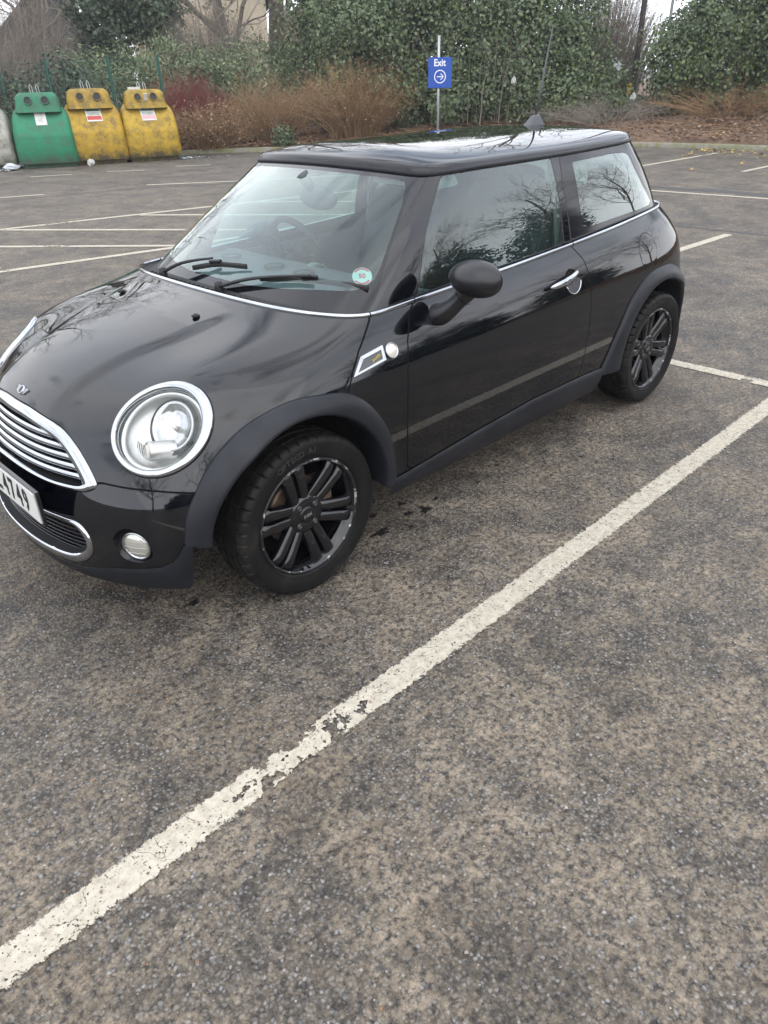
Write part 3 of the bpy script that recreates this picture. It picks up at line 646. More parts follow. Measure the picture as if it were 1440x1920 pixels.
fuel_p=poly(SIDE,[(2.222,.860),(2.245,.905),(2.30,.932),(2.36,.915),(2.398,.865),(2.395,.81),(2.36,.775),(2.30,.760),(2.25,.785),(2.225,.82)],60,cs)
cup_p=poly(SIDE,[(1.545,.832),(1.56,.865),(1.60,.882),(1.645,.866),(1.665,.83),(1.65,.793),(1.61,.775),(1.567,.79)],50,cs)
def arch(O):
    Q=np.concatenate([crspl(O,60),[(O[-1][0],-.2),(O[0][0],-.2)]]); g=poly(SIDE,Q,0,cs)
    return g
archF,archR=arch(FO),arch(RO)
rbump=poly(SIDE,[(2.6,-.1),(2.6,.40),(2.7,.53),(2.78,.56),(3.2,.56),(3.2,-.1)],0,lambda X,U,V:X[:,0]>2.5)
tail=poly(SIDE,[(2.86,.62),(2.845,.83),(2.87,.86),(2.96,.84),(2.98,.63),(2.92,.60)],40,lambda X,U,V:(X[:,1]>.5)&(X[:,0]>2.6))
B=Patch(body,14,8)
B.cut(archF,'hole',level=-.018); B.cut(archR,'hole',level=-.018)
B.region(hl_out,'lampring',gap=.0012); B.cut(hl_in,'lamplens',('lampring',))
B.region(grille_o,'gring',gap=.002); B.cut(grille_i,'gback',('gring',))
B.region(bonnet_p,'bonnet',gap=.0030)
B.region(intake_o,'iring',gap=.001); B.cut(intake_i,'iback',('iring',))
B.cut(fog_o,'fog')
B.region(lip,'lip',gap=.001)
B.cut(lambda X,U,V:X[:,0]+.15,'bumper')
B.region(skirt_p,'skirt',gap=.0012)
B.region(door_p,'door',gap=.0030); B.cut(cup_p,'cup',('door',))
B.region(fuel_p,'fuel',gap=.0016)
B.region(rbump,'rbumper'); B.region(tail,'tail')
B.export('body_shell',{'body':0,'gap':1},[M['paint'],M['gap']],CAR)
B.export('bonnet',{'bonnet':0},[M['paint']],CAR)
fb=B.export('front_bumper',{'bumper':0},[M['paint']],CAR)
B.export('bumper_lip',{'lip':0},[M['plastic']],CAR,h=rnd(lip,.006,.02))
DOORS={}
for sd in (1,-1):
    DOORS[sd]=B.export('door',{'door':0},[M['paint']],CAR,sides=(sd,))
    B.export('handle_cup',{'cup':0},[M['gloss']],DOORS[sd],sides=(sd,),h=lambda X,U,V:-rnd(cup_p,.022,.035)(X,U,V))
    B.export('side_skirt',{'skirt':0},[M['plastic']],CAR,sides=(sd,),h=rnd(skirt_p,.014,.028))
    B.export('fuel_flap' if sd==-1 else 'side_blank_panel',{'fuel':0},[M['paint']],CAR,sides=(sd,),h=rnd(fuel_p,.0006,.008))
    B.export('tail_lamp',{'tail':0},[M['lampred']],CAR,sides=(sd,),h=rnd(tail,.012,.03))
B.export('rear_bumper',{'rbumper':0},[M['paint']],CAR)
# dense lookups refined by Newton steps on the surface
def dense(S,k=16):
    u=np.linspace(0,S.nu,S.nu*k+1);v=np.linspace(0,S.nv,S.nv*k+1);U,V=np.meshgrid(u,v,indexing='ij');U=U.ravel();V=V.ravel();P=S(U,V);return P,U,V
DB=dense(body);DG=dense(glass)
def newt(S,D,chart,T,cond=None,it=7):
    """surface points whose 2-D chart equals T (k,2) -> P,N"""
    P,U,V=D; Q=chart(P); u=[];v=[]
    for t in T:
        d=((Q-t)**2).sum(1)
        if cond is not None: d=np.where(cond,d,99.)
        k=int(d.argmin()); u.append(U[k]);v.append(V[k])
    u=np.array(u);v=np.array(v);e=1e-3
    for _ in range(it):
        p=chart(S(u,v));r=T-p; a=(chart(S(u+e,v))-chart(S(u-e,v)))/(2*e); b=(chart(S(u,v+e))-chart(S(u,v-e)))/(2*e)
        det=a[:,0]*b[:,1]-a[:,1]*b[:,0]; det=np.where(np.abs(det)<1e-9,1e-9,det)
        du=np.clip((r[:,0]*b[:,1]-r[:,1]*b[:,0])/det,-.3,.3); dv=np.clip((a[:,0]*r[:,1]-a[:,1]*r[:,0])/det,-.3,.3)
        u=np.clip(u+du,0,S.nu-1e-6); v=np.clip(v+dv,0,S.nv-1e-6)
    return S(u,v),S.nrm(u,v)
cXZ=lambda P:P[...,[0,2]]
cWZ=lambda P:P[...,[1,2]]
cXW=lambda P:P[...,[0,1]]
cHL=lambda P:np.stack([(P-HC)@HE1,(P-HC)@HE2],-1)
BPx=DB[0]; fr=BPx[:,0]<-.1; sdc=BPx[:,1]>.5; GPx=DG[0]
def onfronts(T,off=0):
    """T rows (w,z), w may be negative"""
    T=np.asarray(T,float); s=np.sign(T[:,0]); s[s==0]=1; P,N=newt(body,DB,cWZ,np.abs(T*[1,0])+T*[0,1],fr); off=np.broadcast_to(off,(len(T),)); P=P+N*off[:,None]; N=N*np.c_[np.ones(len(T)),s,np.ones(len(T))]; P=P*np.c_[np.ones(len(T)),s,np.ones(len(T))]; return P,N
def onfront(w,z,off=0): return onfronts([(w,z)],off)[0][0]
def onside(x,z,off=0):
    p,n=newt(body,DB,cXZ,np.array([(x,z)]),sdc); return p[0]+n[0]*off,n[0]
def ringloft(fo,fi,H,name,m,parent,sd=1,steps=9,sink=.012):
    """fo(k),fi(k): arrays of surface points+normals of matching outer / inner curves"""
    (Po,No),(Pi,Ni)=fo,fi; k=len(Po); V=[]
    ts=[0]+list(np.linspace(0,1,steps))+[1]
    for q,t in enumerate(ts):
        P=Po*(1-t)+Pi*t; N=No*(1-t)+Ni*t; N/=np.linalg.norm(N,axis=1,keepdims=True)
        h=H*math.sqrt(max(0,1-(2*t-1)**2)) if 0<q<len(ts)-1 else -sink
        V.append(P+N*h)
    V=np.concatenate(V)*np.array([1,sd,1.]); n=len(ts)
    F=[(i*k+j,i*k+(j+1)%k,(i+1)*k+(j+1)%k,(i+1)*k+j) for i in range(n-1) for j in range(k)]
    return mesh(name,V,F,m,parent)
def curvepts(P,k):  # closed polygon in (w,z) -> surface points, symmetric
    Q=crspl(np.array(P,float),k,True); return onfronts(Q)
GR=B.export('grille',{'gback':0},[M['dark']],CAR,h=lambda X,U,V:-rnd(grille_i,.05,.012)(X,U,V))
def ringh(fo,fi,H):
    def h(X,U,V):
        a=-fo(X,U,V);b=fi(X,U,V); t=np.clip(a/(a+b+1e-6),0,1); return H*np.sqrt(np.clip(1-(2*t-1)**2,0,1))
    return h
ringloft(curvepts(GO,200),curvepts(GI,200),.011,'grille_surround',M['chrome'],GR)
IN=B.export('lower_intake',{'iback':0},[M['dark']],CAR,h=lambda X,U,V:-rnd(intake_i,.05,.02)(X,U,V))
ringloft(curvepts(IO,160),curvepts(II,160),.008,'intake_surround',M['chrome'],IN)
# grille slats: chrome bars following the nose
for zc in (.545,.572,.599,.626,.652):
    ws=np.linspace(0,.46,60); g=grille_i(np.stack([np.full(60,-.6),ws,np.full(60,zc)],1),None,None); wm=ws[g<0].max()+.004
    t=np.linspace(-wm,wm,41); P=onfronts(np.c_[t,np.full(41,zc)],-.014)[0]; P[:,2]=zc
    b=MB(); b.tube(P,.0102,12,sq=(1.12,1.0),up=(0,0,1)); b.build('grille_slat',M['chrome'],GR)
for zc in np.arange(.262,.395,.017):
    ws=np.linspace(0,.46,60); g=intake_i(np.stack([np.full(60,-.6),ws,np.full(60,zc)],1),None,None); wm=ws[g<0].max()
    t=np.linspace(-wm,wm,25); P=onfronts(np.c_[t,np.full(25,zc)],-.030)[0]; P[:,2]=zc
    b=MB(); b.tube(P,.0035,6); b.build('intake_bar',M['gloss'],IN)
b=MB()
for w in np.arange(-.40,.41,.02):
    P=onfronts([(w,z) for z in np.linspace(.255,.39,6)],-.034)[0]; b.tube(P,.002,4)
b.build('intake_mesh',M['gloss'],IN)
# number plate
px=-.733; b=MB(); b.box((px+.006,-.07,.460),(.012,.545,.128),1); b.box((px-.002,-.07,.460),(.004,.520,.108),0)
PL=b.build('number_plate',[M['plate'],M['gloss']],CAR,smooth=False)
for i,ch in enumerate('VXZ4749'):
    yy=[.125,.063,.0,-.072,-.130,-.188,-.246][i]
    text('plate_character',ch,.112,frame((px-.0045,yy,.459),(0,-1,0),(0,0,1)),M['text'],PL,off=.0035,ext=.0006,sx=.72)
# fog lamps, headlamps
for sd in (-1,1):
    mir=np.array([1,sd,1.])
    fg=B.export('fog_lamp',{'fog':0},[M['gloss']],CAR,sides=(sd,),h=lambda X,U,V:-rnd(fog_o,.03,.02)(X,U,V))
    c,n=[q[0] for q in newt(body,DB,cWZ,np.array([(.583,.338)]),fr)]; n=np.array([-.86,.48,-.02])*mir; n/=np.linalg.norm(n); c=c*mir-n*.012
    b=MB(); b.lathe([(.001,.010),(.02,.009),(.038,.005),(.045,-.001)],c,n,32); b.lathe([(.045,-.001),(.049,.004),(.053,.001),(.053,-.02)],c,n,32,1); b.build('fog_lens',[M['fogl'],M['chrome']],fg)
    b=MB(); e=np.cross(n,[0,0,1.]);e/=np.linalg.norm(e)
    for k in (-.022,0,.022): b.tube([c+np.array([0,0,k])+e*t+n*(.0105-3.0*(t*t+k*k)) for t in np.linspace(-1,1,9)*math.sqrt(.040**2-k*k)],.0011,5)
    b.build('lens_rib',M['lampgrey'],fg)
    # headlamp
    HL=empty('headlight',tuple(HC*mir),parent=CAR)
    def hcurve(da,sc,k=96):
        a_=np.arange(k)*2*np.pi/k; ca,sa=np.cos(a_),np.sin(a_); A_=37.9*ca*ca+13.3*ca*sa+41.3*sa*sa; Bq_=-(.39*ca+.44*sa); r_=(-Bq_+np.sqrt(Bq_*Bq_+4*A_))/(2*A_)
        return newt(body,DB,cHL,np.c_[da+sc*r_*ca,sc*r_*sa],(np.abs((BPx-HC)@HN)<.2))
    ringloft(hcurve(0,1.0),hcurve(.010,.835),.012,'chrome_bezel',M['chrome'],HL,sd,11)
    hn=HN*mir;h1=HE1*mir;h2=HE2*mir; hc=HC*mir+h1*.010
    B.export('clear_lens',{'lamplens':0},[M['lens']],HL,sides=(sd,),h=lambda X,U,V:.012*np.clip(1-hq(X,.010,.845)[0]**2,0,1)-.002)
    k=56;a=np.arange(k)*2*np.pi/k
    def rad(sc):  # radius of the quadratic at angle
        A,Bq,Cc=37.9,13.3,41.3; q=A*np.cos(a)**2+Bq*np.cos(a)*np.sin(a)+Cc*np.sin(a)**2; return sc/np.sqrt(q)
    def ringpts(sc,h): r=rad(sc); return hc+hn*h+np.outer(r*np.cos(a),h1)+np.outer(r*np.sin(a),h2)
    def bowl(rings,cap=True):
        V=np.concatenate(rings);F=[]
        for i in range(len(rings)-1):
            for j in range(k): F.append((i*k+j,i*k+(j+1)%k,(i+1)*k+(j+1)%k,(i+1)*k+j))
        if cap: F.append(tuple((len(rings)-1)*k+j for j in range(k)))
        return V,F
    b=MB(); b.add(*bowl([ringpts(.845,-.006),ringpts(.80,-.010),ringpts(.785,-.022)],False),0); b.build('lamp_seal',M['gap'],HL)
    b=MB(); b.add(*bowl([ringpts(.815,-.006),ringpts(.775,-.004),ringpts(.74,-.016),ringpts(.70,-.030),ringpts(.58,-.042),ringpts(.35,-.050)]),0); b.build('lamp_bowl',M['lampgrey'],HL)
    # main oval reflector towards the outer side
    oc=hc-h1*.030+h2*.020-hn*.016
    def oval(c,ra,rb,h,ang=0):
        u=h1*np.cos(ang)+h2*np.sin(ang);v=-h1*np.sin(ang)+h2*np.cos(ang)
        return c+hn*h+np.outer(ra*np.cos(a),u)+np.outer(rb*np.sin(a),v)
    b=MB(); b.add(*bowl([oval(oc,.068,.082,-.012),oval(oc,.068,.082,.006),oval(oc,.064,.078,.008),oval(oc,.056,.070,-.006),oval(oc,.036,.046,-.018),oval(oc,.014,.016,-.022)]),0)
    b.lathe([(.0,.000),(.006,-.001),(.009,-.006),(.009,-.02)],oc,hn,20,1); b.build('main_reflector',[M['lampin'],M['bulb']],HL)
    b=MB(); b.add(*bowl([oval(oc,.080,.094,-.010),oval(oc,.079,.093,-.004),oval(oc,.067,.081,-.002)],False),0); b.build('reflector_dark_gap',M['gap'],HL)  # black ring filling the gap around the oval reflector
    # indicator tube, low and inward
    t0=hc+h1*.012-h2*.062-hn*.012; td=h1*.75+hn*.62-h2*.25; td/=np.linalg.norm(td)
    b=MB(); b.lathe([(.030,-.055),(.031,.030),(.028,.034),(.027,.030)],t0,td,32,0); b.lathe([(.027,.029),(.02,.034),(.0,.036)],t0,td,32,1); b.build('indicator_tube',[M['lampgrey'],M['bulb']],HL)
    b=MB()
    for i in range(9): 
        q=hc+h1*(.045+.006*i)-h2*(.088-.004*i)-hn*.040; b.tube([q-h2*.012,q+h2*.030],.0012,4)
    b.build('bowl_rib',M['dark'],HL)
# wheel arch trims and liners
def flare(name,O,cx,cz,sd,r0=.372,front=True):
    n=72; Oq=crspl(O,n); ang=np.arctan2(Oq[:,1]-cz,Oq[:,0]-cx); 
    V=[];K=[0,.02,.06,.15,.3,.5,.7,.85,.94,1.0]
    for i,(x,z) in enumerate(Oq):
        p,nr=onside(x,z); p=np.array([x,p[1],z]); 
        ri=r0
        q=np.array([cx+ri*np.cos(ang[i]),0,cz+ri*np.sin(ang[i])])
        if q[2]<O[0][1] and i<6: q[2]=max(q[2],z-.02)
        wi=.838
        if front and x<-.25: wi=.838-.055*min(1,(-.25-x)/.19)**1.3
        if (not front) and x>2.70: wi=.838-.06*min(1,(x-2.70)/.19)
        q[1]=wi
        row=[]
        for t in K:
            r=p*(1-t)+q*t
            out=.010*min(1,t/.06)+ .010*math.sin(math.pi*t)
            r=r+nr*out*np.array([1,1,1])*(1 if t<.95 else .4)
            row.append(r)
        row.append(q+np.array([0,-.012,0])+ .004*np.array([-np.cos(ang[i]),0,-np.sin(ang[i])]))
        row.append(q+np.array([0,-.15,0])+.02*np.array([np.cos(ang[i]),0,np.sin(ang[i])]))
        V.append(row)
    m=len(V[0]);V=np.array(V).reshape(-1,3); F=[(i*m+j,(i+1)*m+j,(i+1)*m+j+1,i*m+j+1) for i in range(n-1) for j in range(m-1)]
    F+= [tuple(range(m))] + [tuple((n-1)*m+j for j in range(m))]
    V=V*np.array([1,sd,1.]); o=mesh(name,V,F,M['plastic'],CAR); sharp(o,50)
    # liner
    b=MB(); a=np.linspace(.02,np.pi-.02,30); pts=[]
    V=[];F=[]
    for yy in (.69,.50,.42):
        rr=.405 if yy>.45 else .05
        V+= [(cx+rr*np.cos(t),sd*yy,cz+rr*np.sin(t)) for t in a]
    for r in range(2):
        for j in range(29): F.append((r*30+j,r*30+j+1,(r+1)*30+j+1,(r+1)*30+j))
    mesh('wheel_arch_liner',V,F,M['dark'],CAR)
for sd in (-1,1):
    flare('wheel_arch_trim',FO,-.015,.315,sd); flare('wheel_arch_trim',RO,2.452,.315,sd,.375,False)
# underbody
b=MB(); b.box((1.25,0,.22),(3.4,1.0,.06)); b.box((1.23,0,.25),(1.55,1.46,.06)); b.build('underbody',M['dark'],CAR,smooth=False)
# ---------------- wheels
def make_wheel():
    Y=-.73
    R=empty('wheel',(0,Y,.305),parent=CAR)
    ax=(0,-1,0); c=(0,Y,.305)
    # tyre: circumferential profile with grooves; shoulder slots by modulated rings
    kk=360; prof=[(.219,.078),(.225,.086),(.232,.0885),(.250,.094),(.270,.097),(.285,.095),(.2945,.090),(.3010,.082),(.3040,.070),(.3045,.058),(.297,.057),(.297,.050),(.3050,.049),(.3055,.022),(.298,.021),(.298,.012),(.3055,.011),(.3055,-.011),(.298,-.012),(.298,-.021),(.3055,-.022),(.305,-.049),(.297,-.050),(.297,-.057),(.3045,-.058),(.301,-.082),(.285,-.095),(.26,-.097),(.214,-.08)]
    V=[];a=np.arange(kk)*2*np.pi/kk
    for j,(r,h) in enumerate(prof):
        rr=np.full(kk,r)
        if .0555<abs(h)<.091 and r>.29: rr-= np.where((np.arange(kk)%8)==0,.008,0)
        if .020<abs(h)<.0495 and r>.30: rr-= np.where(((np.arange(kk)+4)%12)==0,.005,0)
        V.append(np.stack([rr*np.cos(a),np.full(kk,Y-h),.305+rr*np.sin(a)],1))
    V=np.concatenate(V);n=len(prof)
    F=[(i*kk+j,i*kk+(j+1)%kk,(i+1)*kk+(j+1)%kk,(i+1)*kk+j) for i in range(n-1) for j in range(kk)]
    ty=mesh('tyre',V,F,M['rubber'],R); sharp(ty,40)
    # sidewall lettering
    def arc(s,r,a0,size,step):
        for i,ch in enumerate(s):
            if ch==' ': continue
            t=a0-i*step/r; o=(r*math.cos(t),Y-.0975,.305+r*math.sin(t))
            text('tyre_letter',ch,size,frame(o,(math.sin(t),0,-math.cos(t)),(math.cos(t),0,math.sin(t))),M['tyretext'],ty,off=.0006,ext=.0012)
    arc('OPTECO A1',.262,math.radians(118),.030,.0195)
    b=MB(); b.lathe([(.228,.0885),(.2290,.0915),(.2300,.0895)],c,ax,96); b.lathe([(.279,.0962),(.2800,.0985),(.2812,.0962)],c,ax,96); b.build('sidewall_rib',M['rubber'],ty)
    # rim
    b=MB(); b.lathe([(.2190,.060),(.2215,.079),(.2200,.0852),(.2145,.0858),(.2105,.0815),(.2060,.068),(.196,.058),(.190,.02),(.187,-.06),(.205,-.078)],c,ax,96,0)
    rim=b.build('rim',[M['wheel'],M['scuffed']],R)
    me=rim.data
    for p in me.polygons:
        if 96*1<=p.index<96*4: p.material_index=1
    b=MB()
    # hub disc
    b.lathe([(.0,.052),(.030,.052),(.030,.058),(.036,.060),(.058,.060),(.072,.056),(.078,.045),(.078,.0)],c,ax,48)
    for g in range(6):
        t0=math.radians(g*60-14)
        for s in (-1,1):
            off=.0205*s; d=np.array([math.cos(t0),0,math.sin(t0)]);e=np.array([-math.sin(t0),0,math.cos(t0)]); V=[]
            for i,(r,hh,wd,of) in enumerate([(.052,.052,.038,.021),(.075,.058,.038,.0215),(.10,.064,.039,.0230),(.14,.071,.040,.0250),(.175,.076,.041,.0270),(.197,.075,.045,.0290),(.211,.066,.050,.031)]):
                cc=np.array(c)+d*r+e*(of*s)
                for (u_,v_) in [(-.5,-.030),(-.5,-.006),(-.36,-.001),(-.12,.0015),(.12,.0015),(.36,-.001),(.5,-.006),(.5,-.030)]:
                    V.append(cc+e*wd*u_+np.array([0,-(hh+v_),0]))
            F=[(i*8+j,i*8+(j+1)%8,(i+1)*8+(j+1)%8,(i+1)*8+j) for i in range(6) for j in range(8)]+[tuple(range(8)),tuple(48+j for j in range(8))]
            b.add(V,F)
        # web between the twin spokes, set back
        V=[]
        for r,wd,hh in [(.055,.018,.040),(.09,.016,.046),(.11,.004,.048)]:
            cc=np.array(c)+d*r; V+= [cc+e*wd+np.array([0,-hh,0]),cc-e*wd+np.array([0,-hh,0])]
        b.add(V,[(0,1,3,2),(2,3,5,4)])
    sp=b.build('spokes',M['wheel'],rim); sharp(sp,50)
    for g in range(4):
        b=MB(); t=math.radians(g*90+40); q=(.050*math.cos(t),Y,.305+.050*math.sin(t)); b.lathe([(.0,.0605),(.005,.0605),(.0058,.066),(.0085,.066),(.0100,.062),(.0110,.0605)],q,ax,12)
        b.build('wheel_bolt',M['lampgreyd'],rim)
    b=MB(); b.lathe([(0,.0640),(.024,.0635),(.030,.0615),(.032,.058)],c,ax,32); cp=b.build('centre_cap',M['gloss'],rim)
    text('cap_lettering','MINI',.018,frame((0,Y-.0646,.305),(-.99,0,-.12),(.12,0,-.99)),M['satin'],cp,ext=.0004,off=.0003)
    b=MB(); b.lathe([(.03,.012),(.118,.012),(.130,.010),(.130,-.010),(.03,-.010)],c,ax,56); b.lathe([(.0,.04),(.03,.04),(.05,.03),(.068,.014)],c,ax,32,1); b.build('brake_disc',[M['rust'],M['dark']],R)
    b=MB(); b.box((.105,Y-.0,.305+.02),(.06,.09,.14)); bevel(b.build('brake_caliper',M['rust'],R,smooth=False),.01)
    b=MB(); b.lathe([(.0,-.05),(.19,-.06),(.195,-.02)],c,ax,40); b.build('wheel_back',M['dark'],R)
    return R
M['tyretext']=mat('raised_tyre_letters',(.022,.021,.020),.5)
M['lampgreyd']=mat('dark_bolt_metal',(.06,.06,.065),.35,.7)
def copytree(o,parent,loc,rz=0,flip=False):
    c=o.copy(); col.objects.link(c); c.parent=parent; c.location=loc; c.rotation_euler=(0,0,rz)
    for ch in list(o.children): copysub(ch,c)
    return c
def copysub(o,parent):
    c=o.copy(); col.objects.link(c); c.parent=parent
    for ch in list(o.children): copysub(ch,c)
W0_=make_wheel(); org=W0_.location.copy()
copytree(W0_,CAR,org+Vector((2.467,0,0)))
copytree(W0_,CAR,org+Vector((0,1.46,0)),math.pi); copytree(W0_,CAR,org+Vector((2.467,1.46,0)),math.pi)
# ---------------- greenhouse
G=Patch(glass,12,14)
ws_all=poly(UV,[(-1,-1),(4.98,-1),(4.98,.38),(4.6,1.3),(4.3,2.22),(4.05,3.15),(3.68,4.5),(-1,4.5)])
ws_clear=poly(UV,[(-1,.22),(1,.24),(2,.36),(2.98,.50),(3.95,.6),(4.3,.72),(4.5,.95),(4.47,1.25),(4.13,2.4),(3.92,3.1),(3.66,3.6),(3.45,3.76),(3,3.80),(-1,3.80)])
dg=poly(UV,[(5.42,3.93),(5.5,3.28),(5.7,2.28),(6.12,1.08),(6.42,.12),(9.27,.12),(9.24,.5),(9.04,2.7),(8.9,3.93)])
qg=poly(UV,[(9.14,3.93),(9.18,2.65),(9.42,.14),(12.7,.14),(12.1,1.5),(11.85,2.6),(11.8,3.93)])
qc=poly(UV,[(9.50,3.6),(10.85,3.60),(11.55,3.5),(11.68,3.3),(11.75,2.6),(11.95,1.5),(12.25,.55),(12.1,.36),(11.65,.34),(9.78,.45),(9.66,.62),(9.58,2.0)])
rg=poly(UV,[(13.5,.15),(20,.15),(20,3.85),(13.8,3.85)]); rc=poly(UV,[(14.0,.6),(20,.6),(20,3.4),(14.2,3.4)])
G.region(ws_all,'ws',gap=.006); G.cut(ws_clear,'wsc',('ws',))
G.region(dg,'dg',gap=.01); G.region(qg,'qg',gap=.012); G.cut(qc,'qc',('qg',))
G.cut(rg,'rg'); G.cut(rc,'rc',('rg',))
G.export('window_pillar',{'body':0,'gap':1},[M['paint'],M['matt']],CAR)
WS=G.export('windscreen',{'wsc':0,'ws':1},[M['wglass'],M['gloss']],CAR)
for sd in (-1,1):
    G.export('window',{'dg':0},[M['glass']],DOORS[sd],sides=(sd,))
    G.export('quarter_window',{'qc':0,'qg':1},[M['glass'],M['gloss']],CAR,sides=(sd,))
G.export('rear_window',{'rc':0,'rg':1},[M['glass'],M['gloss']],CAR)
RP=Patch(roof,10,8); RF=RP.export('roof',{'body':0},[M['roofpaint']],CAR)
def both(half):  # half curve from centre front to centre rear -> closed loop
    return np.concatenate([half*np.array([1,-1,1.]),half[::-1][1:-1]])
# roof gutter rail
t=np.linspace(0,glass.nu,220); top=glass(t,np.full(220,glass.nv*1.-1e-6)); L_=both(top); 
b=MB(); b.tube(np.concatenate([L_,L_[:2]])+np.array([0,0,.003]),.0085,10,cap=False,sq=(1.15,.8)); b.build('roof_rail_moulding',M['plastic'],CAR)
# chrome beltline strip on the ring
t=np.linspace(0,body.nu,300); rg_=body(t,np.full(300,body.nv-1e-6)); rn_=body.nrm(t,np.full(300,body.nv-.02)); rg_=rg_+rn_*.001
L_=both(rg_); b=MB(); b.tube(np.concatenate([L_,L_[:2]]),.0092,12,cap=False,sq=(1.0,.75)); b.build('chrome_beltline',M['chrome'],CAR)
for x in (.412,.64,1.68):
    for sd in (-1,1):
        k=np.argmin(np.abs(rg_[:,0]-x)+(rg_[:,1]<.6)*9); q=rg_[k]*np.array([1,sd,1]); b=MB(); b.tube([q-np.array([.0018,0,0]),q+np.array([.0018,0,0])],.0102,10,sq=(1,.85)); b.build('trim_joint',M['gap'],CAR)
# cowl / belt seal: loft from chrome ring to the base of the glass
k=240; tb=np.linspace(0,1,k); g0=glass(tb*glass.nu,np.zeros(k)); 
idx=[];last=0
rr=body(np.linspace(0,body.nu,900),np.full(900,body.nv-1e-6))
for q in g0:
    d=np.linalg.norm(rr-q,axis=1)+np.where(np.arange(900)<last,9,0)+np.where(np.arange(900)>last+12,9,0); j=int(d.argmin()); last=j; idx.append(j)
rings=np.array([rr[j] for j in idx])
V=[];rows=7
for i in range(k):
    A_,B_=rings[i],g0[i]
    for s_ in range(rows):
        f=s_/(rows-1); p=A_*(1-f)+B_*f; cow=min(1,max(0,(.40-A_[0])/.2)); p=p+np.array([0,0,-.020*math.sin(math.pi*f)*cow-.003*math.sin(math.pi*f)]); V.append(p)
V=np.array(V); F=[(i*rows+j,(i+1)*rows+j,(i+1)*rows+j+1,i*rows+j+1) for i in range(k-1) for j in range(rows-1)]
n=len(V); mesh('cowl_panel',np.concatenate([V*np.array([1,-1,1.]),V]),F+[tuple(q+n for q in f[::-1]) for f in F],M['matt'],CAR)
b=MB()
for i in range(26):
    y=-.42+i*.033; b.box((.165+.16*y*y,y,.951-.03*abs(y)**1.5),(.030,.010,.003))
b.build('cowl_vent_slats',M['gap'],CAR,smooth=False)
# wipers
def gpt(x,w,off=0):
    p,n=[q[0] for q in newt(glass,DG,cXW,np.array([(x,abs(w))]),(GPx[:,2]<1.32))]; p=p+n*off; p[1]=math.copysign(p[1],w) if w else 0; return p
def wiper(piv,clip,b0,b1):
    b=MB(); 
    pv=np.array(piv); c0=gpt(*clip,.030); a=gpt(*b0,.012); e=gpt(*b1,.012)
    P=crspl([pv,pv+(c0-pv)*.35+np.array([0,0,.014]),pv+(c0-pv)*.7+np.array([0,0,.010]),c0],16)
    b.tube(P,np.linspace(.011,.0065,16),8,sq=(.7,1.2)); b.lathe([(0,.018),(.014,.016),(.017,0),(.017,-.02)],pv,(0,0,1),16)
    o=b.build('wiper',M['matt'],CAR)
    b=MB(); Q=crspl([a,(a+e)/2+np.array([-.006,0,.012]),e],20); Q[:,0]-=.004; b.tube(Q,.0065,6,sq=(1.4,.6)); b.tube(Q-np.array([0,0,.008]),.003,4); b.build('wiper_blade',M['matt'],o)
    b=MB(); m_=Q[9]; d=(e-a)/np.linalg.norm(e-a); b.tube([m_-d*.032+np.array([0,0,.010]),m_+d*.032+np.array([0,0,.010])],.010,6,sq=(1.0,.8)); bevel(b.build('wiper_clip',M['gloss'],o,smooth=False),.002)
wiper((.205,-.09,.958),(.364,-.463),(.292,-.26),(.481,-.640))
wiper((.185,.285,.962),(.300,.050),(.262,.155),(.315,-.150))
# washer jets, emblem
for sd in (-1,1):
    p,n=[q[0] for q in newt(body,DB,cXW,np.array([(-.018,.269)]),BPx[:,2]>.8)]; p=p*np.array([1,sd,1]); b=MB(); b.tube([p+np.array([.010,0,.001]),p+np.array([.0,0,.006]),p+np.array([-.014,0,.005])],[.009,.010,.006],8,sq=(.8,1.2)); b.build('washer_jet',M['matt'],CAR)
ep,en=[q[0] for q in newt(body,DB,cXW,np.array([(-.575,.0)]),(BPx[:,2]>.6)&(BPx[:,0]<-.3))]; ep[1]=0; en=np.array([en[0],0,en[2]]);en/=np.linalg.norm(en); eu=np.array([-en[2],0,en[0]])*-1
EM=MB(); fx=np.array([0,-1.,0]); c=ep+en*.004
EM.lathe([(.016,-.004),(.0165,.002),(.014,.004),(.0125,.002)],c,en,28); EM.lathe([(0,.002),(.0125,.001)],c,en,28,1)
for s in (-1,1):
    for j in range(4):
        z=(.009-.006*j); EM.box(c+fx*s*(.030-.002*j)+eu*z,(.024-.004*j,.004,.003),0,np.stack([fx,eu,en],1))
EM.build('bonnet_emblem',[M['chrome'],M['gloss']],CAR)
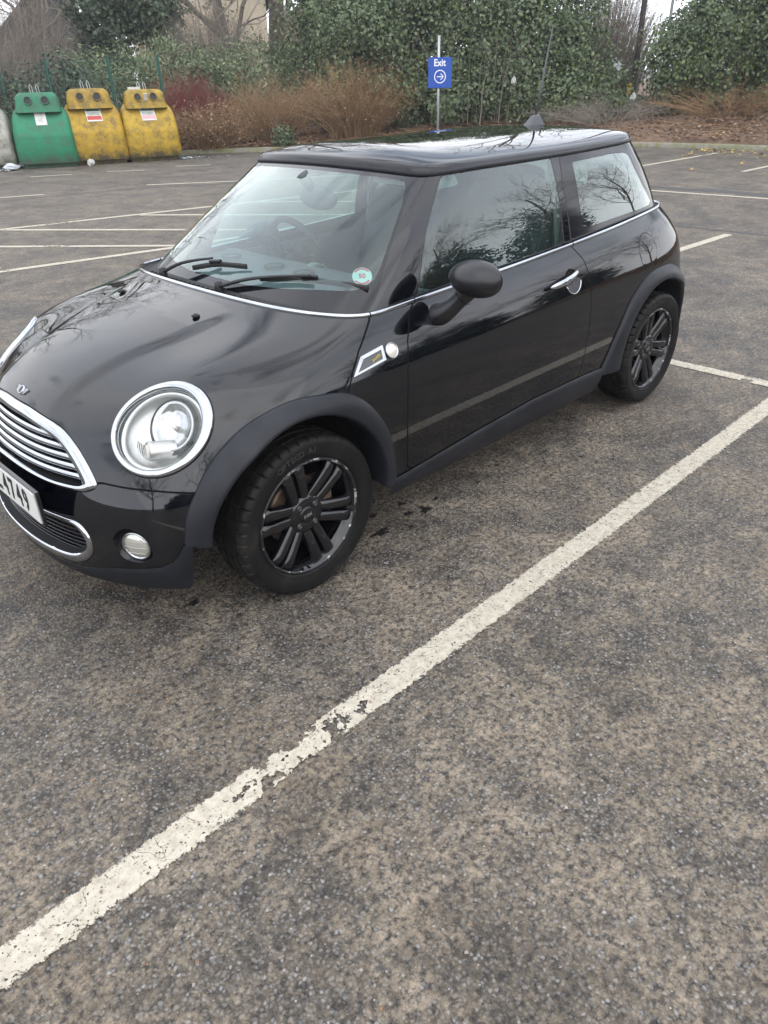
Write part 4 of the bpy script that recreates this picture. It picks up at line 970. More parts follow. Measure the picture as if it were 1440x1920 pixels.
# side scuttle badge and repeater lamp
for sd in (-1,1):
    mi=np.array([1,sd,1.])
    def sp(x,z,off): p,n=onside(x,z,off); return np.array([x,p[1],z])*mi
    qo=[(.236,.757),(.292,.812),(.402,.826),(.400,.777)]; qi=[(.262,.768),(.300,.802),(.388,.813),(.386,.784)]
    V=[sp(x,z,.001) for x,z in qo]+[sp(x,z,.008) for x,z in qo]+[sp(x,z,.008) for x,z in qi]+[sp(x,z,.004) for x,z in qi]
    F=[(i,(i+1)%4,4+(i+1)%4,4+i) for i in range(4)]+[(4+i,4+(i+1)%4,8+(i+1)%4,8+i) for i in range(4)]+[(8+i,8+(i+1)%4,12+(i+1)%4,12+i) for i in range(4)]+[(12,13,14,15)]
    bd=mesh('wing_badge',V,F,[M['chrome'],M['trim']],CAR,[0]*12+[1],False); bevel(bd,.0015)
    if sd==-1:
        o=sp(.357,.793,.0055); x_=sp(.38,.800,.0055)-sp(.335,.786,.0055); text('badge_lettering','BAKER',.0145,frame(o,x_,(0,0,1)),M['gold'],bd,off=.0003,ext=.0005)
    p,n=onside(.437,.798); n=n*mi; p=np.array([.437,p[1],.798])*mi
    b=MB(); b.lathe([(.029,-.002),(.029,.007),(.026,.009),(.024,.006)],p,n,28,1); b.lathe([(.024,.006),(.016,.012),(0,.014)],p,n,28,0); b.build('side_repeater',[M['bulb'],M['chrome']],CAR)
# door mirror, handle
for sd in (-1,1):
    mi=np.array([1,sd,1.])
    c=np.array([.772,.90,1.007])*mi if sd==-1 else np.array([1.06,.745,.945]); D=DOORS[sd]
    MR=empty('door_mirror',tuple(np.array([.72,.79,.88])*mi),parent=CAR)
    b=MB(); V=[];nu_,nv_=36,22
    for i in range(nv_+1):
        ph=math.pi*i/nv_
        for j in range(nu_):
            t=2*math.pi*j/nu_; x=-math.sin(ph)*math.cos(t)*.085; z=math.sin(ph)*math.sin(t)*.066*(1+.10*math.cos(ph)); y=math.cos(ph)*.112
            if x>0: x*=.55
            V.append(c+np.array([x-.10*abs(y) *0,y*sd,z]))
    F=[(i*nu_+j,i*nu_+(j+1)%nu_,(i+1)*nu_+(j+1)%nu_,(i+1)*nu_+j) for i in range(nv_) for j in range(nu_)]
    b.add(V,F); b.build('mirror_housing',M['mirrorb'] if 'mirrorb' in M else M['plastic'],MR)
    b=MB(); b.lathe([(0,0),(.052,-.003)],c+np.array([.048,0,0]),(1,0,0),28); o=b.build('mirror_glass',M['chrome'],MR)
    P=crspl([np.array(q)*mi*(1 if sd==-1 else 1) for q in ([(.725,.735,.850),(.730,.780,.868),(.742,.825,.905),(.760,.868,.955),(.772,.885,.99)] if sd==-1 else [(.725,.70,.850),(.76,.725,.868),(.84,.74,.89),(.92,.745,.92),(1.02,.745,.94)])],14)
    b=MB(); b.tube(P,[.054,.052,.050,.047,.044,.041,.038,.036,.036,.037,.040,.044,.048,.050],20,sq=(.85,1.0)); b.build('mirror_stalk',M['mirrorb'] if 'mirrorb' in M else M['plastic'],MR)
    if sd==-1:
        q=P[9]; d=P[10]-P[8]; d/=np.linalg.norm(d); b=MB(); b.lathe([(.0372,-.0012),(.0386,0),(.0372,.0012)],q,d,32); b.build('stalk_seam',M['gap'],MR)
        b=MB(); a_=np.linspace(0,2*math.pi,49); b.tube([c+np.array([.004,math.cos(t)*.1123*sd,math.sin(t)*.0668*(1+.10*math.cos(math.pi/2-t)*0)]) for t in a_],.0016,6,cap=False); b.build('housing_seam',M['gap'],MR)
    # handle
    xs=np.linspace(1.405,1.630,18); P=[];
    for i,x in enumerate(xs):
        f=i/17; p,n=onside(x,.832+.034*f-.0); P.append(np.array([x,p[1]+.008+.030*math.sin(math.pi*min(1,max(0,(f*.94+.03))))**.5,.838+.030*f])*mi)
    b=MB(); b.tube(P,[.004,.0085,.011,.012,.0125,.013,.0132,.0135,.0135,.0135,.0132,.013,.013,.0125,.012,.0115,.010,.006],14,sq=(1.15,.75)); b.build('handle',M['chrome'],D)
    cq=crspl(np.array([(1.545,.832),(1.56,.865),(1.60,.882),(1.645,.866),(1.665,.83),(1.65,.793),(1.61,.775),(1.567,.79)]),40,True); cp_,cn_=newt(body,DB,cXZ,cq,sdc); k0=int(cq[:,1].argmin()); ii=[(k0+t)%40 for t in range(-9,10)]
    b=MB(); b.tube((cp_[ii]+cn_[ii]*.001)*mi,[.001]+[.0035]*17+[.001],8); b.build('handle_cup_trim',M['chrome'],D)
# fuel flap trim triangle
p,n=onside(2.392,.872); b=MB(); V=[p+n*.003+np.array(q) for q in [(-.004,0,-.020),(.014,0,-.018),(.004,0,.020)]]; V=[v*np.array([1,-1,1]) for v in V]; b.add(V+[v+np.array([0,-.003,0]) for v in V],[(0,1,2),(3,5,4),(0,3,4,1),(1,4,5,2),(2,5,3,0)]); b.build('flap_finger_tab',M['satin'],CAR,smooth=False)
# aerial on the roof
b=MB(); q=np.array([2.36,0,1.392]); b.add(*(lambda V,F:(V,F))([q+np.array(v) for v in [(-.085,-.026,-.004),(-.085,.026,-.004),(.060,.036,-.004),(.060,-.036,-.004),(-.02,-.012,.052),(-.02,.012,.052),(.030,.014,.056),(.030,-.014,.056)]],[(0,1,5,4),(1,2,6,5),(2,3,7,6),(3,0,4,7),(4,5,6,7),(0,3,2,1)]))
M['aerialg']=mat('aerial_grey_rubber',(.07,.072,.08),.5)
ae=b.build('aerial',M['aerialg'],CAR,smooth=False); bevel(ae,.010,3,30)
b=MB(); b.tube([q+np.array([.005,0,.04]),q+np.array([.045,0,.20]),q+np.array([.105,0,.46])],[.0065,.0050,.0026],8); b.build('aerial_mast',M['aerialg'],ae)
# windscreen stickers, rear view mirror
p,n=[q[0] for q in newt(glass,DG,cWZ,np.array([(.600,1.022)]),GPx[:,0]<1)]; p=p*np.array([1,-1,1]);n=n*np.array([1,-1,1]); xx=np.cross([0,0,1.],n);xx/=np.linalg.norm(xx); yy=np.cross(n,xx)
b=MB(); b.lathe([(0,-.0025),(.036,-.0025)],p,n,36,0)
for a0 in (35,215):
    for j in range(10):
        a1=math.radians(a0+j*11);a2=math.radians(a0+(j+1)*11); b.add([p-n*.002+ (xx*math.cos(t)+yy*math.sin(t))*r for t,r in ((a1,.034),(a2,.034),(a2,.027),(a1,.027))],[(0,1,2,3)],1)
st=b.build('windscreen_sticker',[M['white'],M['red']],WS,smooth=False)
text('sticker_number','50',.026,frame(p-n*.0015,xx,yy),M['red'],st,off=.0008,ext=.0002)
c=np.array([.80,-.01,1.205]); b=MB(); V=[];nu_,nv_=28,14
for i in range(nv_+1):
    ph=math.pi*i/nv_
    for j in range(nu_):
        t=2*math.pi*j/nu_; V.append(c+np.array([math.sin(ph)*math.cos(t)*.022,math.cos(ph)*.120,math.sin(ph)*math.sin(t)*.050]))
b.add(V,[(i*nu_+j,i*nu_+(j+1)%nu_,(i+1)*nu_+(j+1)%nu_,(i+1)*nu_+j) for i in range(nv_) for j in range(nu_)]); b.tube([c+np.array([-.01,0.02,.03]),c+np.array([-.03,.06,.09])],[.016,.03],8)
b.build('rear_view_mirror',M['trim'],CAR)
# ---------------- interior
b=MB(); b.box((1.6,0,.32),(2.2,1.40,.04)); b.build('cabin_floor',M['dark'],CAR,smooth=False)
k=34; V=[];F=[]
for i,y in enumerate(np.linspace(-.66,.66,k)):
    for j,(x,z) in enumerate([(.30,.86),(.34,.915),(.50,.925),(.72,.935),(.80,.92),(.84,.86),(.86,.70),(.80,.45)]): V.append((x+.25*(abs(y)/.66)**3*(1 if j<3 else .1),y,z-.01*abs(y)))
for i in range(k-1):
    for j in range(7): F.append((i*8+j,(i+1)*8+j,(i+1)*8+j+1,i*8+j+1))
DS=mesh('dashboard',V,F,M['trim'],CAR)
b=MB(); b.lathe([(.0,.025),(.10,.022),(.115,.0),(.115,-.05)],(.80,0,.83),(1,0,.25),40,1); b.lathe([(.02,.03),(.055,.034),(.058,.02)],(.80,.36,.95),(1,0,.3),28,0); b.build('dial_cluster',[M['matt'],M['satin']],DS)
b=MB()
for y in (-.42,.42,-.1,.1): b.lathe([(.028,.003),(.044,.008),(.047,.0)],(.62,y,.936),(0,0,1),28)
b.build('air_vent',M['matt'],DS)
# steering wheel (right hand side)
wc=np.array([.985,.36,.905]); wn=np.array([.90,0,.44]); wn/=np.linalg.norm(wn); e1=np.array([0,1.,0]); e2=np.cross(wn,e1)
P=[wc+.182*(e1*math.cos(t)+e2*math.sin(t)) for t in np.linspace(0,2*math.pi,49)]; b=MB(); b.tube(P,.0155,12,cap=False)
for t in (0.15,math.pi-.15,math.pi/2+math.pi*1.0): 
    d=e1*math.cos(t)-abs(math.sin(t))*e2 if t<4 else -e2; b.tube([wc,wc+d*.175],[.035,.016],8,sq=(.3,1))
b.lathe([(0,.02),(.05,.018),(.07,-.01),(.05,-.04)],wc,wn,24); b.tube([wc-wn*.02,wc-wn*.25],.035,12); b.build('steering_wheel',M['matt'],CAR)
def rbox(b,c,d,R=None,n=3,m=0):
    """soft box (superellipsoid)"""
    V=[];nu_,nv_=28,16;c=np.array(c);d=np.array(d)/2;sg=lambda v,e:math.copysign(abs(v)**e,v)
    for i in range(nv_+1):
        ph=-math.pi/2+math.pi*i/nv_
        for j in range(nu_):
            t=2*math.pi*j/nu_; V.append([d[0]*sg(math.cos(ph),.45)*sg(math.cos(t),.45),d[1]*sg(math.cos(ph),.45)*sg(math.sin(t),.45),d[2]*sg(math.sin(ph),.45)])
    V=np.array(V)
    if R is not None: V=V@np.array(R).T
    b.add(V+c,[(i*nu_+j,i*nu_+(j+1)%nu_,(i+1)*nu_+(j+1)%nu_,(i+1)*nu_+j) for i in range(nv_) for j in range(nu_)],m)
def ry(a): a=math.radians(a); return [[math.cos(a),0,math.sin(a)],[0,1,0],[-math.sin(a),0,math.cos(a)]]
for y in (-.36,.36):
    b=MB(); rbox(b,(1.36,y,.50),(.52,.48,.20)); s_=b.build('front_seat',M['seat'],CAR)
    b=MB(); rbox(b,(1.66,y,.83),(.15,.46,.62),ry(14)); b.build('seat_backrest',M['seat'],s_)
    b=MB(); rbox(b,(1.745,y,1.19),(.11,.25,.17),ry(10)); b.build('headrest',M['seat'],s_)
for y in (-.34,.34):
    b=MB(); rbox(b,(2.27,y,.60),(.46,.50,.16)); s_=b.build('rear_seat',M['seat'],CAR)
    b=MB(); rbox(b,(2.52,y,.83),(.14,.50,.50),ry(14)); b.build('seat_backrest',M['seat'],s_)
    b=MB(); rbox(b,(2.59,y,1.12),(.08,.22,.13),ry(10)); b.build('headrest',M['seat'],s_)
for sd in (-1,1):
    b=MB(); b.tube([(1.73,sd*.635,.93),(1.72,sd*.60,1.15),(1.72,sd*.55,1.30)],[.04,.032,.03],8,sq=(1,.5)); b.build('pillar_trim',M['cream'],CAR)
    b=MB(); b.box((1.12,sd*.685,.68),(1.10,.03,.44)); bevel(b.build('door_card',M['trim'],CAR,smooth=False),.01)
    b=MB(); b.tube([(1.70,sd*.60,1.20),(1.67,sd*.56,1.0),(1.62,sd*.52,.62)],.022,4,sq=(.1,1)); b.build('seat_belt',M['matt'],CAR)
    b=MB(); b.box((1.03,sd*.33,1.275),(.14,.30,.015),0,ry(-8)); bevel(b.build('sun_visor',M['cream'],CAR,smooth=False),.006)
# headlining inside the roof
HLN=Patch(roof,4,4); h_=HLN.export('headlining',{'body':0},[M['cream']],CAR,h=lambda X,U,V:np.full(len(X),-.025))
# ------------------------------------------------------------ bottle banks
def dirtymat(name,base,dirt,sc_=5,lo=.44,hi=.70,low=.35):
    m=mat(name,base,.55,spec=.35,bump=(30,.12,.01)); nt=m.node_tree;n=nt.nodes;L=nt.links.new;b=n['Principled BSDF']
    tc=n.new('ShaderNodeTexCoord'); nz=n.new('ShaderNodeTexNoise'); nz.inputs['Scale'].default_value=sc_; nz.inputs['Detail'].default_value=12; nz.inputs['Roughness'].default_value=.80; nz.inputs['Distortion'].default_value=.25
    L(tc.outputs['Object'],nz.inputs['Vector']); sp=n.new('ShaderNodeSeparateXYZ'); L(tc.outputs['Object'],sp.inputs[0])
    # splashed dirt line near the foot, and grime on the upper shoulders
    mr=n.new('ShaderNodeMapRange'); mr.inputs[1].default_value=low; mr.inputs[2].default_value=.10; mr.inputs[3].default_value=0; mr.inputs[4].default_value=.20; L(sp.outputs[2],mr.inputs[0])
    m2=n.new('ShaderNodeMapRange'); m2.inputs[1].default_value=.75; m2.inputs[2].default_value=1.25; m2.inputs[3].default_value=0; m2.inputs[4].default_value=.06; L(sp.outputs[2],m2.inputs[0])
    ad=n.new('ShaderNodeMath'); L(nz.outputs['Fac'],ad.inputs[0]); L(mr.outputs[0],ad.inputs[1]); a2=n.new('ShaderNodeMath'); L(ad.outputs[0],a2.inputs[0]); L(m2.outputs[0],a2.inputs[1])
    cr=n.new('ShaderNodeValToRGB'); e=cr.color_ramp.elements; e[0].position=lo; e[0].color=tuple(base)+(1,); e[1].position=hi; e[1].color=tuple(dirt)+(1,); L(a2.outputs[0],cr.inputs[0]); L(cr.outputs[0],b.inputs['Base Color']); return m
def bottlebank(c,rz,colr,label,dirt=(.075,.06,.03),sticker=0,W_=1.36,scale=.95):
    """moulded recycling bank: local x = width, -y = front"""
    R=empty('bottle_bank',(c[0],c[1],0),label,'bottle bank','row of bottle banks by the kerb',rz=rz); 
    # profile in y,z of the body: front bulges out to the foot
    hw=W_/2
    def sec(z): # front y, back y, half width
        t=np.clip(z/1.25,0,1)
        fy=-.40-.24*math.sin(math.pi*min(1,(t*.74+.26)))+.30*max(0,t-.50)**1.6*1.9
        by=.44-.18*t**2; h=hw*(1-.11*t**2.2); return fy,by,h
    zs=[.10,.13,.2,.28,.35,.42,.5,.57,.64,.66,.73,.8,.88,.95,1.02,1.08,1.13,1.17,1.20,1.23,1.25]; V=[];k=32
    for z in zs:
        fy,by,h=sec(z); 
        if z>1.0: sh=(z-1.0)/.25; h-=.10*sh**2.2; fy+=.10*sh**2; by-=.05*sh**2
        if z==.66: fy-=.006
        for j in range(k):
            a=2*math.pi*j/k; sx=math.copysign(abs(math.cos(a))**.34,math.cos(a)); sy=math.copysign(abs(math.sin(a))**.34,math.sin(a))
            V.append((h*sx,(fy+by)/2+(by-fy)/2*sy,z))
    F=[(i*k+j,i*k+(j+1)%k,(i+1)*k+(j+1)%k,(i+1)*k+j) for i in range(len(zs)-1) for j in range(k)]+[tuple(range(k))[::-1],tuple((len(zs)-1)*k+j for j in range(k))]
    body_m=dirtymat(label.split()[0]+'_bank_plastic',colr,dirt)
    def part(name,b_,m_,par=R,sm=True,auto=30):
        V_=np.concatenate(b_.V); me=bpy.data.meshes.new(name); me.from_pydata([tuple(v*scale) for v in V_],[],b_.F)
        for q in (m_ if isinstance(m_,list) else [m_]): me.materials.append(q)
        me.polygons.foreach_set('material_index',b_.M); me.polygons.foreach_set('use_smooth',[sm]*len(me.polygons)); o=bpy.data.objects.new(name,me); col.objects.link(o); o.parent=par
        if sm: sharp(o,auto)
        return o
    b=MB(); b.add(V,F); part('container_body',b,body_m)
    # hood with two round openings: front sheet tilted back
    b=MB(); V=[];zs2=[1.16,1.22,1.30,1.36,1.42,1.47,1.50,1.53,1.55,1.558]
    for z in zs2:
        t=(z-1.22)/.33; hx=.50-.05*t-.10*max(0,(z-1.46)/.1)**2; fy=-.40+.12*t+.06*max(0,(z-1.46)/.1)**2; by=.20-.05*t
        for j in range(k):
            a=2*math.pi*j/k; sx=math.copysign(abs(math.cos(a))**.42,math.cos(a)); sy=math.copysign(abs(math.sin(a))**.42,math.sin(a)); V.append((hx*sx,(fy+by)/2+(by-fy)/2*sy,z))
    F=[(i*k+j,i*k+(j+1)%k,(i+1)*k+(j+1)%k,(i+1)*k+j) for i in range(len(zs2)-1) for j in range(k)]+[tuple((len(zs2)-1)*k+j for j in range(k))]
    b.add(V,F); hood=part('hood',b,body_m)
    for s in (-1,1):
        b=MB(); nn=np.array([0,-.93,.36]); q=np.array([s*.185,-.352,1.395]); b.lathe([(.0,.0),(.078,.004)],q,nn,28,1); b.lathe([(.078,.0),(.080,.022),(.092,.020),(.094,-.02)],q,nn,28,0); part('opening',b,[body_m,M['matt']],hood)
    b=MB(); b.box((0,-.05,.06),(W_*.86,.80,.12)); part('base_plinth',b,body_m,sm=False)
    for s in (-1,1):
        b=MB(); b.tube([(s*.07-.03,0,1.54),(s*.07-.045,0,1.66),(s*.07-.02,0,1.72),(s*.07+.01,0,1.67),(s*.07+.02,0,1.54)],.009,6); part('lifting_loop',b,M['satin'])
    if sticker:
        w,h,x0,ang=[(.24,.30,.02,-.15),(.34,.26,.05,0),(.34,.26,.0,0)][sticker-1]
        fy=lambda z: sec(z)[0]
        z0,z1=.90,.90+h; yy0=fy(z0)-.012; yy1=fy(z1)-.012; dx=-.02
        A=np.array([x0-w/2,yy0,z0]);Bq=np.array([x0+w/2,yy0,z0]);Cq=np.array([x0+w/2+dx,yy1,z1]);D=np.array([x0-w/2+dx,yy1,z1])
        b=MB(); b.add([A,Bq,Cq,D,A+[0,.01,0],Bq+[0,.01,0],Cq+[0,.01,0],D+[0,.01,0]],[(0,1,2,3),(4,7,6,5),(0,4,5,1),(1,5,6,2),(2,6,7,3),(3,7,4,0)])
        if sticker>1:
            L_=lambda u,v,o=.003: A+(Bq-A)*u+(D-A)*v+np.array([0,-o,0])
            b.add([L_(.05,.12),L_(.95,.12),L_(.95,.42),L_(.05,.42)],[(0,1,2,3)],1)
            b.add([L_(.05,.78),L_(.95,.78),L_(.95,.95),L_(.05,.95)],[(0,1,2,3)],2)
            for v in (.50,.58,.66): b.add([L_(.1,v),L_(.88,v),L_(.88,v+.03),L_(.1,v+.03)],[(0,1,2,3)],2)
        part('notice_sticker',b,[M['stick'],M['stickred'] if sticker==2 else M['stickpink'],M['stickgreen']],sm=False)
    if sticker==3:
        b=MB(); b.box((0,-.375,1.40),(.085,.02,.15),0,[[1,0,0],[0,.93,-.36],[0,.36,.93]]); part('hood_sticker',b,M['stick'],hood,False)
        b=MB(); b.box((-.20,.0,1.585),(.28,.16,.05)); part('lid_block',b,M['stick'],R,False)
    return R
M['stick']=mat('weathered_sticker',(.55,.55,.52),.6,var=(9,(.30,.30,.26),.5,.75)); M['stickred']=mat('sticker_red_band',(.42,.06,.05),.6); M['stickpink']=mat('faded_pink_band',(.55,.32,.34),.6); M['stickgreen']=mat('sticker_dark_green',(.04,.11,.07),.6)
bottlebank((5.36,16.85),-.47,(.36,.35,.31),'grimy white bottle bank at the left end of the row',dirt=(.09,.085,.06))
bottlebank((6.47,16.15),-.47,(.012,.19,.095),'green bottle bank with a blank white notice',dirt=(.05,.09,.06),sticker=1)
bottlebank((7.52,15.85),-.42,(.42,.26,.02),'dirty yellow bottle bank with a red and white notice',sticker=2,scale=.98)
bottlebank((8.68,15.42),-.38,(.43,.275,.02),'yellow bottle bank with a faded pink notice at the right end of the row',sticker=3)
# litter at the foot of the banks
def litter(name,c,r,m,label,cat,seed):
    r_=np.random.default_rng(seed); b=MB(); V=[];nu_,nv_=10,6
    for i in range(nv_+1):
        ph=math.pi*i/nv_
        for j in range(nu_): t=2*math.pi*j/nu_; k=1+r_.normal(0,.25); V.append(np.array(c)+np.array([math.sin(ph)*math.cos(t)*r[0],math.sin(ph)*math.sin(t)*r[1],math.cos(ph)*r[2]])*k)
    b.add(V,[(i*nu_+j,i*nu_+(j+1)%nu_,(i+1)*nu_+(j+1)%nu_,(i+1)*nu_+j) for i in range(nv_) for j in range(nu_)]); return tag(b.build(name,m,smooth=False),label,cat)
M['bag']=mat('pale_plastic_bag',(.50,.53,.56),.4); M['glitter']=mat('broken_glass',(.35,.40,.42),.2,spec=.9)
litter('carrier_bag',(5.42,15.85,.08),(.15,.10,.07),M['bag'],'crumpled pale blue carrier bag between the white and green bottle banks','bag',1)
litter('paper_litter',(7.02,15.30,.07),(.08,.06,.06),M['stick'],'scrap of white paper on the ground between the green and yellow bottle banks','litter',2)
b=MB()
for i in range(150):
    x=9.0+abs(rng.normal(0,.45)); y=14.72-.35*(x-9)+rng.normal(0,.09); s=.012+rng.random()*.03; a=rng.random(3)*6; q=np.array([x,y,.012+s*.4])
    u=np.array([math.cos(a[0]),math.sin(a[0]),.3*math.sin(a[1])])*s; v=np.array([-math.sin(a[0]),math.cos(a[0]),.5*math.cos(a[2])])*s; b.add([q-u-v,q+u-v*.6,q+u*.3+v],[(0,1,2)])
for i in range(90):
    x=4.3+rng.random()*1.0; y=16.35-.5*(x-4.3)+rng.normal(0,.08); s=.012+rng.random()*.03; a=rng.random(3)*6; q=np.array([x,y,.012+s*.4])
    u=np.array([math.cos(a[0]),math.sin(a[0]),.3*math.sin(a[1])])*s; v=np.array([-math.sin(a[0]),math.cos(a[0]),.5*math.cos(a[2])])*s; b.add([q-u-v,q+u-v*.6,q+u*.3+v],[(0,1,2)])
tag(b.build('broken_glass',M['glitter'],smooth=False),'glinting broken glass scattered at the feet of the bottle banks','broken glass',kind='stuff')
# ------------------------------------------------------------ exit sign
ES=empty('exit_sign',(14.03,10.93,bz(14.03,10.93)-.05),'blue Exit sign with a circled white arrow on a grey pole','sign')
M['signblue']=mat('sign_blue',(.004,.060,.34),.4); M['signwhite']=mat('sign_white',(.75,.76,.78),.5); M['galv']=mat('galvanised_steel',(.42,.44,.46),.45,.6)
fx=np.array([.70,-.714,0]); fx/=np.linalg.norm(fx); fn=np.array([-.714,-.70,0]);fn/=np.linalg.norm(fn)
b=MB(); b.tube([(14.03,10.93,-.02),(14.03,10.93,2.41)],.030,12); b.build('pole',M['galv'],ES)
sc0=np.array([14.03,10.93,1.66])+fn*.055+fx*.03; Rm=np.stack([fx,fn,np.array([0,0,1.])],1)
b=MB(); b.box(sc0,(.56,.02,.63),0,Rm); bo=b.build('sign_board',M['signblue'],ES,smooth=False); bevel(bo,.006)
text('sign_lettering','Exit',.20,frame(sc0+fn*.0115+np.array([0,0,.20])-fx*.01,fx,(0,0,1)),M['signwhite'],bo,off=.004,ext=.001,sx=.9)
b=MB(); b.lathe([(.118,.0),(.118,.002),(.140,.002),(.140,0)],sc0+fn*.0105+np.array([0,0,-.08]),fn,40); b.build('arrow_circle',M['signwhite'],bo)
b=MB(); a0=sc0+fn*.0115+np.array([0,0,-.08]); b.box(a0,(.15,.002,.018),0,Rm)
for s in (-1,1):
    an=math.radians(45*s); R2=Rm@np.array([[math.cos(an),0,-math.sin(an)],[0,1,0],[math.sin(an),0,math.cos(an)]]); b.box(a0+fx*.048+np.array([0,0,-.030*s])+fn*.0008,(.095,.002,.018),0,R2)
b.build('arrow',M['signwhite'],bo,smooth=False)
b=MB(); b.box(sc0-fn*.02+np.array([0,0,.15]),(.12,.03,.04),0,Rm); b.box(sc0-fn*.02-np.array([0,0,.15]),(.12,.03,.04),0,Rm); b.build('clamp',M['galv'],ES,smooth=False)
# ------------------------------------------------------------ vegetation builders
def tubes(P,r,k=3):
    """P (n,m,3) strands, r (n,m) radii -> V,F"""
    n,m,_=P.shape; T=np.gradient(P,axis=1);T/=np.linalg.norm(T,axis=2,keepdims=True)+1e-9
    ref=np.where(np.abs(T[...,2:])<.9,np.array([0,0,1.]),np.array([1.,0,0])); u=np.cross(T,ref);u/=np.linalg.norm(u,axis=2,keepdims=True)+1e-9; v=np.cross(T,u)
    a=np.arange(k)*2*np.pi/k; V=P[:,:,None,:]+r[:,:,None,None]*(np.cos(a)[None,None,:,None]*u[:,:,None,:]+np.sin(a)[None,None,:,None]*v[:,:,None,:])
    idx=np.arange(n*m*k).reshape(n,m,k); A=idx[:,:-1,:];B_=np.roll(A,-1,2);D=idx[:,1:,:];C_=np.roll(D,-1,2)
    return V.reshape(-1,3),np.stack([A,B_,C_,D],-1).reshape(-1,4)
def strands(n,c,rad,h,lean,r0,bend=.25,m=6,up=1.0,seed=0,jit=.03):
    g=np.random.default_rng(seed); a=g.random(n)*2*np.pi; q=np.sqrt(g.random(n)); base=np.stack([c[0]+rad[0]*q*np.cos(a)*.55,c[1]+rad[1]*q*np.sin(a)*.55,np.full(n,c[2])],1)
    out=np.stack([np.cos(a)*q*rad[0],np.sin(a)*q*rad[1]],1)*lean+g.normal(0,.12,(n,2)); hh=h*(1-.45*q**2)*(.65+.4*g.random(n)); t=np.linspace(0,1,m)[None,:]
    P=np.zeros((n,m,3)); P[...,:2]=base[:,None,:2]+out[:,None,:]*(t**1.5)[...,None]; P[...,2]=base[:,2:]+hh[:,None]*(t-bend*.5*t**3)*up
    P+=g.normal(0,jit,(n,m,3))*t[...,None]; R=r0*(1-.75*t)*np.ones((n,1))*(.6+.8*g.random((n,1))); return P,R
def side_twigs(P,R,k,L_,seed,m=4,rs=.45):
    g=np.random.default_rng(seed); n,mm,_=P.shape; i=g.integers(0,n,k); j=g.integers(1,mm-1,k); f=g.random((k,1)); p=P[i,j]*(1-f)+P[i,j+1]*f
    d=P[i,j+1]-P[i,j]; d/=np.linalg.norm(d,axis=1,keepdims=True)+1e-9; d=d*.8+g.normal(0,.55,(k,3)); d/=np.linalg.norm(d,axis=1,keepdims=True)
    t=np.linspace(0,1,m)[None,:,None]; ln=L_*(.4+.9*g.random((k,1,1))); Q=p[:,None,:]+d[:,None,:]*t*ln+g.normal(0,.035,(k,m,3))*t; rr=R[i,j][:,None]*rs*(1-.7*np.linspace(0,1,m)[None,:]); return Q,rr
def leaves(P,D,size,seed,asp=1.0,fold=.25):
    """one 2-triangle-ish leaf (quad) per point, facing roughly D"""
    g=np.random.default_rng(seed); n=len(P); N=D+g.normal(0,.55,(n,3)); N/=np.linalg.norm(N,axis=1,keepdims=True)
    u=np.cross(N,g.normal(0,1,(n,3)));u/=np.linalg.norm(u,axis=1,keepdims=True); v=np.cross(N,u); s=size*(.55+.8*g.random((n,1)))
    V=np.stack([P-u*s*.5,P-v*s*.5*asp+N*s*fold*.4,P+u*s*.5,P+v*s*.5*asp+N*s*fold*.4],1).reshape(-1,3); return V,np.arange(4*n).reshape(n,4)
def cloud(blobs,n,size,seed,asp=1.,up=.25,inner=.25,clump=0,csz=.35):
    """blobs: (cx,cy,cz,rx,ry,rz); leaves near a lumpy surface of each blob"""
    g=np.random.default_rng(seed); bl=np.array(blobs,float); w=(bl[:,3]*bl[:,5]+bl[:,3]*bl[:,4]+bl[:,4]*bl[:,5]); i=g.choice(len(bl),n,p=w/w.sum()); d=g.normal(0,1,(n,3)); d/=np.linalg.norm(d,axis=1,keepdims=True)
    lump=1+.16*np.sin(d[:,0]*5+i*1.7)*np.sin(d[:,1]*6+i)*1.3+.13*np.sin(d[:,2]*9+d[:,0]*7+i*2.3)
    r=np.where(g.random(n)<inner,.55+.4*g.random(n),.9+.13*g.normal(0,1,n))*lump
    P=bl[i,:3]+d*bl[i,3:]*r[:,None]
    if clump:
        cc=P[g.integers(0,n,clump)]; cn=d[g.integers(0,n,clump)]; k=g.integers(0,clump,n//2); P[:n//2]=cc[k]+g.normal(0,csz*.5,(n//2,3))*np.array([1,1,.7]); 
    D=d+np.array([0,0,up]); return P,D
M['ivy']=island('ivy_leaves',[(.065,.088,.045),(.090,.130,.060),(.125,.168,.080),(.105,.140,.085),(.185,.215,.12)],.5,.4,.15)
M['ivyy']=island('yellowish_leaves',[(.04,.08,.02),(.09,.14,.03),(.17,.20,.06),(.06,.10,.03)],.4,.5,.15)
M['laurel']=island('laurel_leaves',[(.07,.12,.05),(.16,.21,.10),(.24,.27,.15),(.11,.16,.07),(.30,.31,.19)],.4,.5,.15)
M['conif']=island('dark_green_leaves',[(.048,.070,.050),(.070,.098,.066),(.10,.13,.085)],.55,.35,.1)
M['tan']=island('tan_twigs',[(.14,.085,.045),(.26,.16,.08),(.33,.22,.12),(.19,.12,.07)],.8)
M['olive']=island('pale_twigs',[(.17,.13,.08),(.26,.21,.13),(.22,.19,.10)],.8)
M['redt']=island('red_twigs',[(.13,.03,.03),(.20,.05,.045),(.16,.08,.06)],.7)
M['brn']=island('brown_dead_leaves',[(.10,.055,.03),(.20,.12,.07),(.28,.19,.12)],.85)
M['bark']=mat('grey_brown_bark',(.085,.070,.058),.9,bump=(25,.6,.02),var=(7,(.15,.13,.105),.4,.7))
M['twg']=island('grey_brown_twigs',[(.13,.11,.09),(.22,.19,.16),(.30,.265,.225),(.17,.145,.12)],.85)
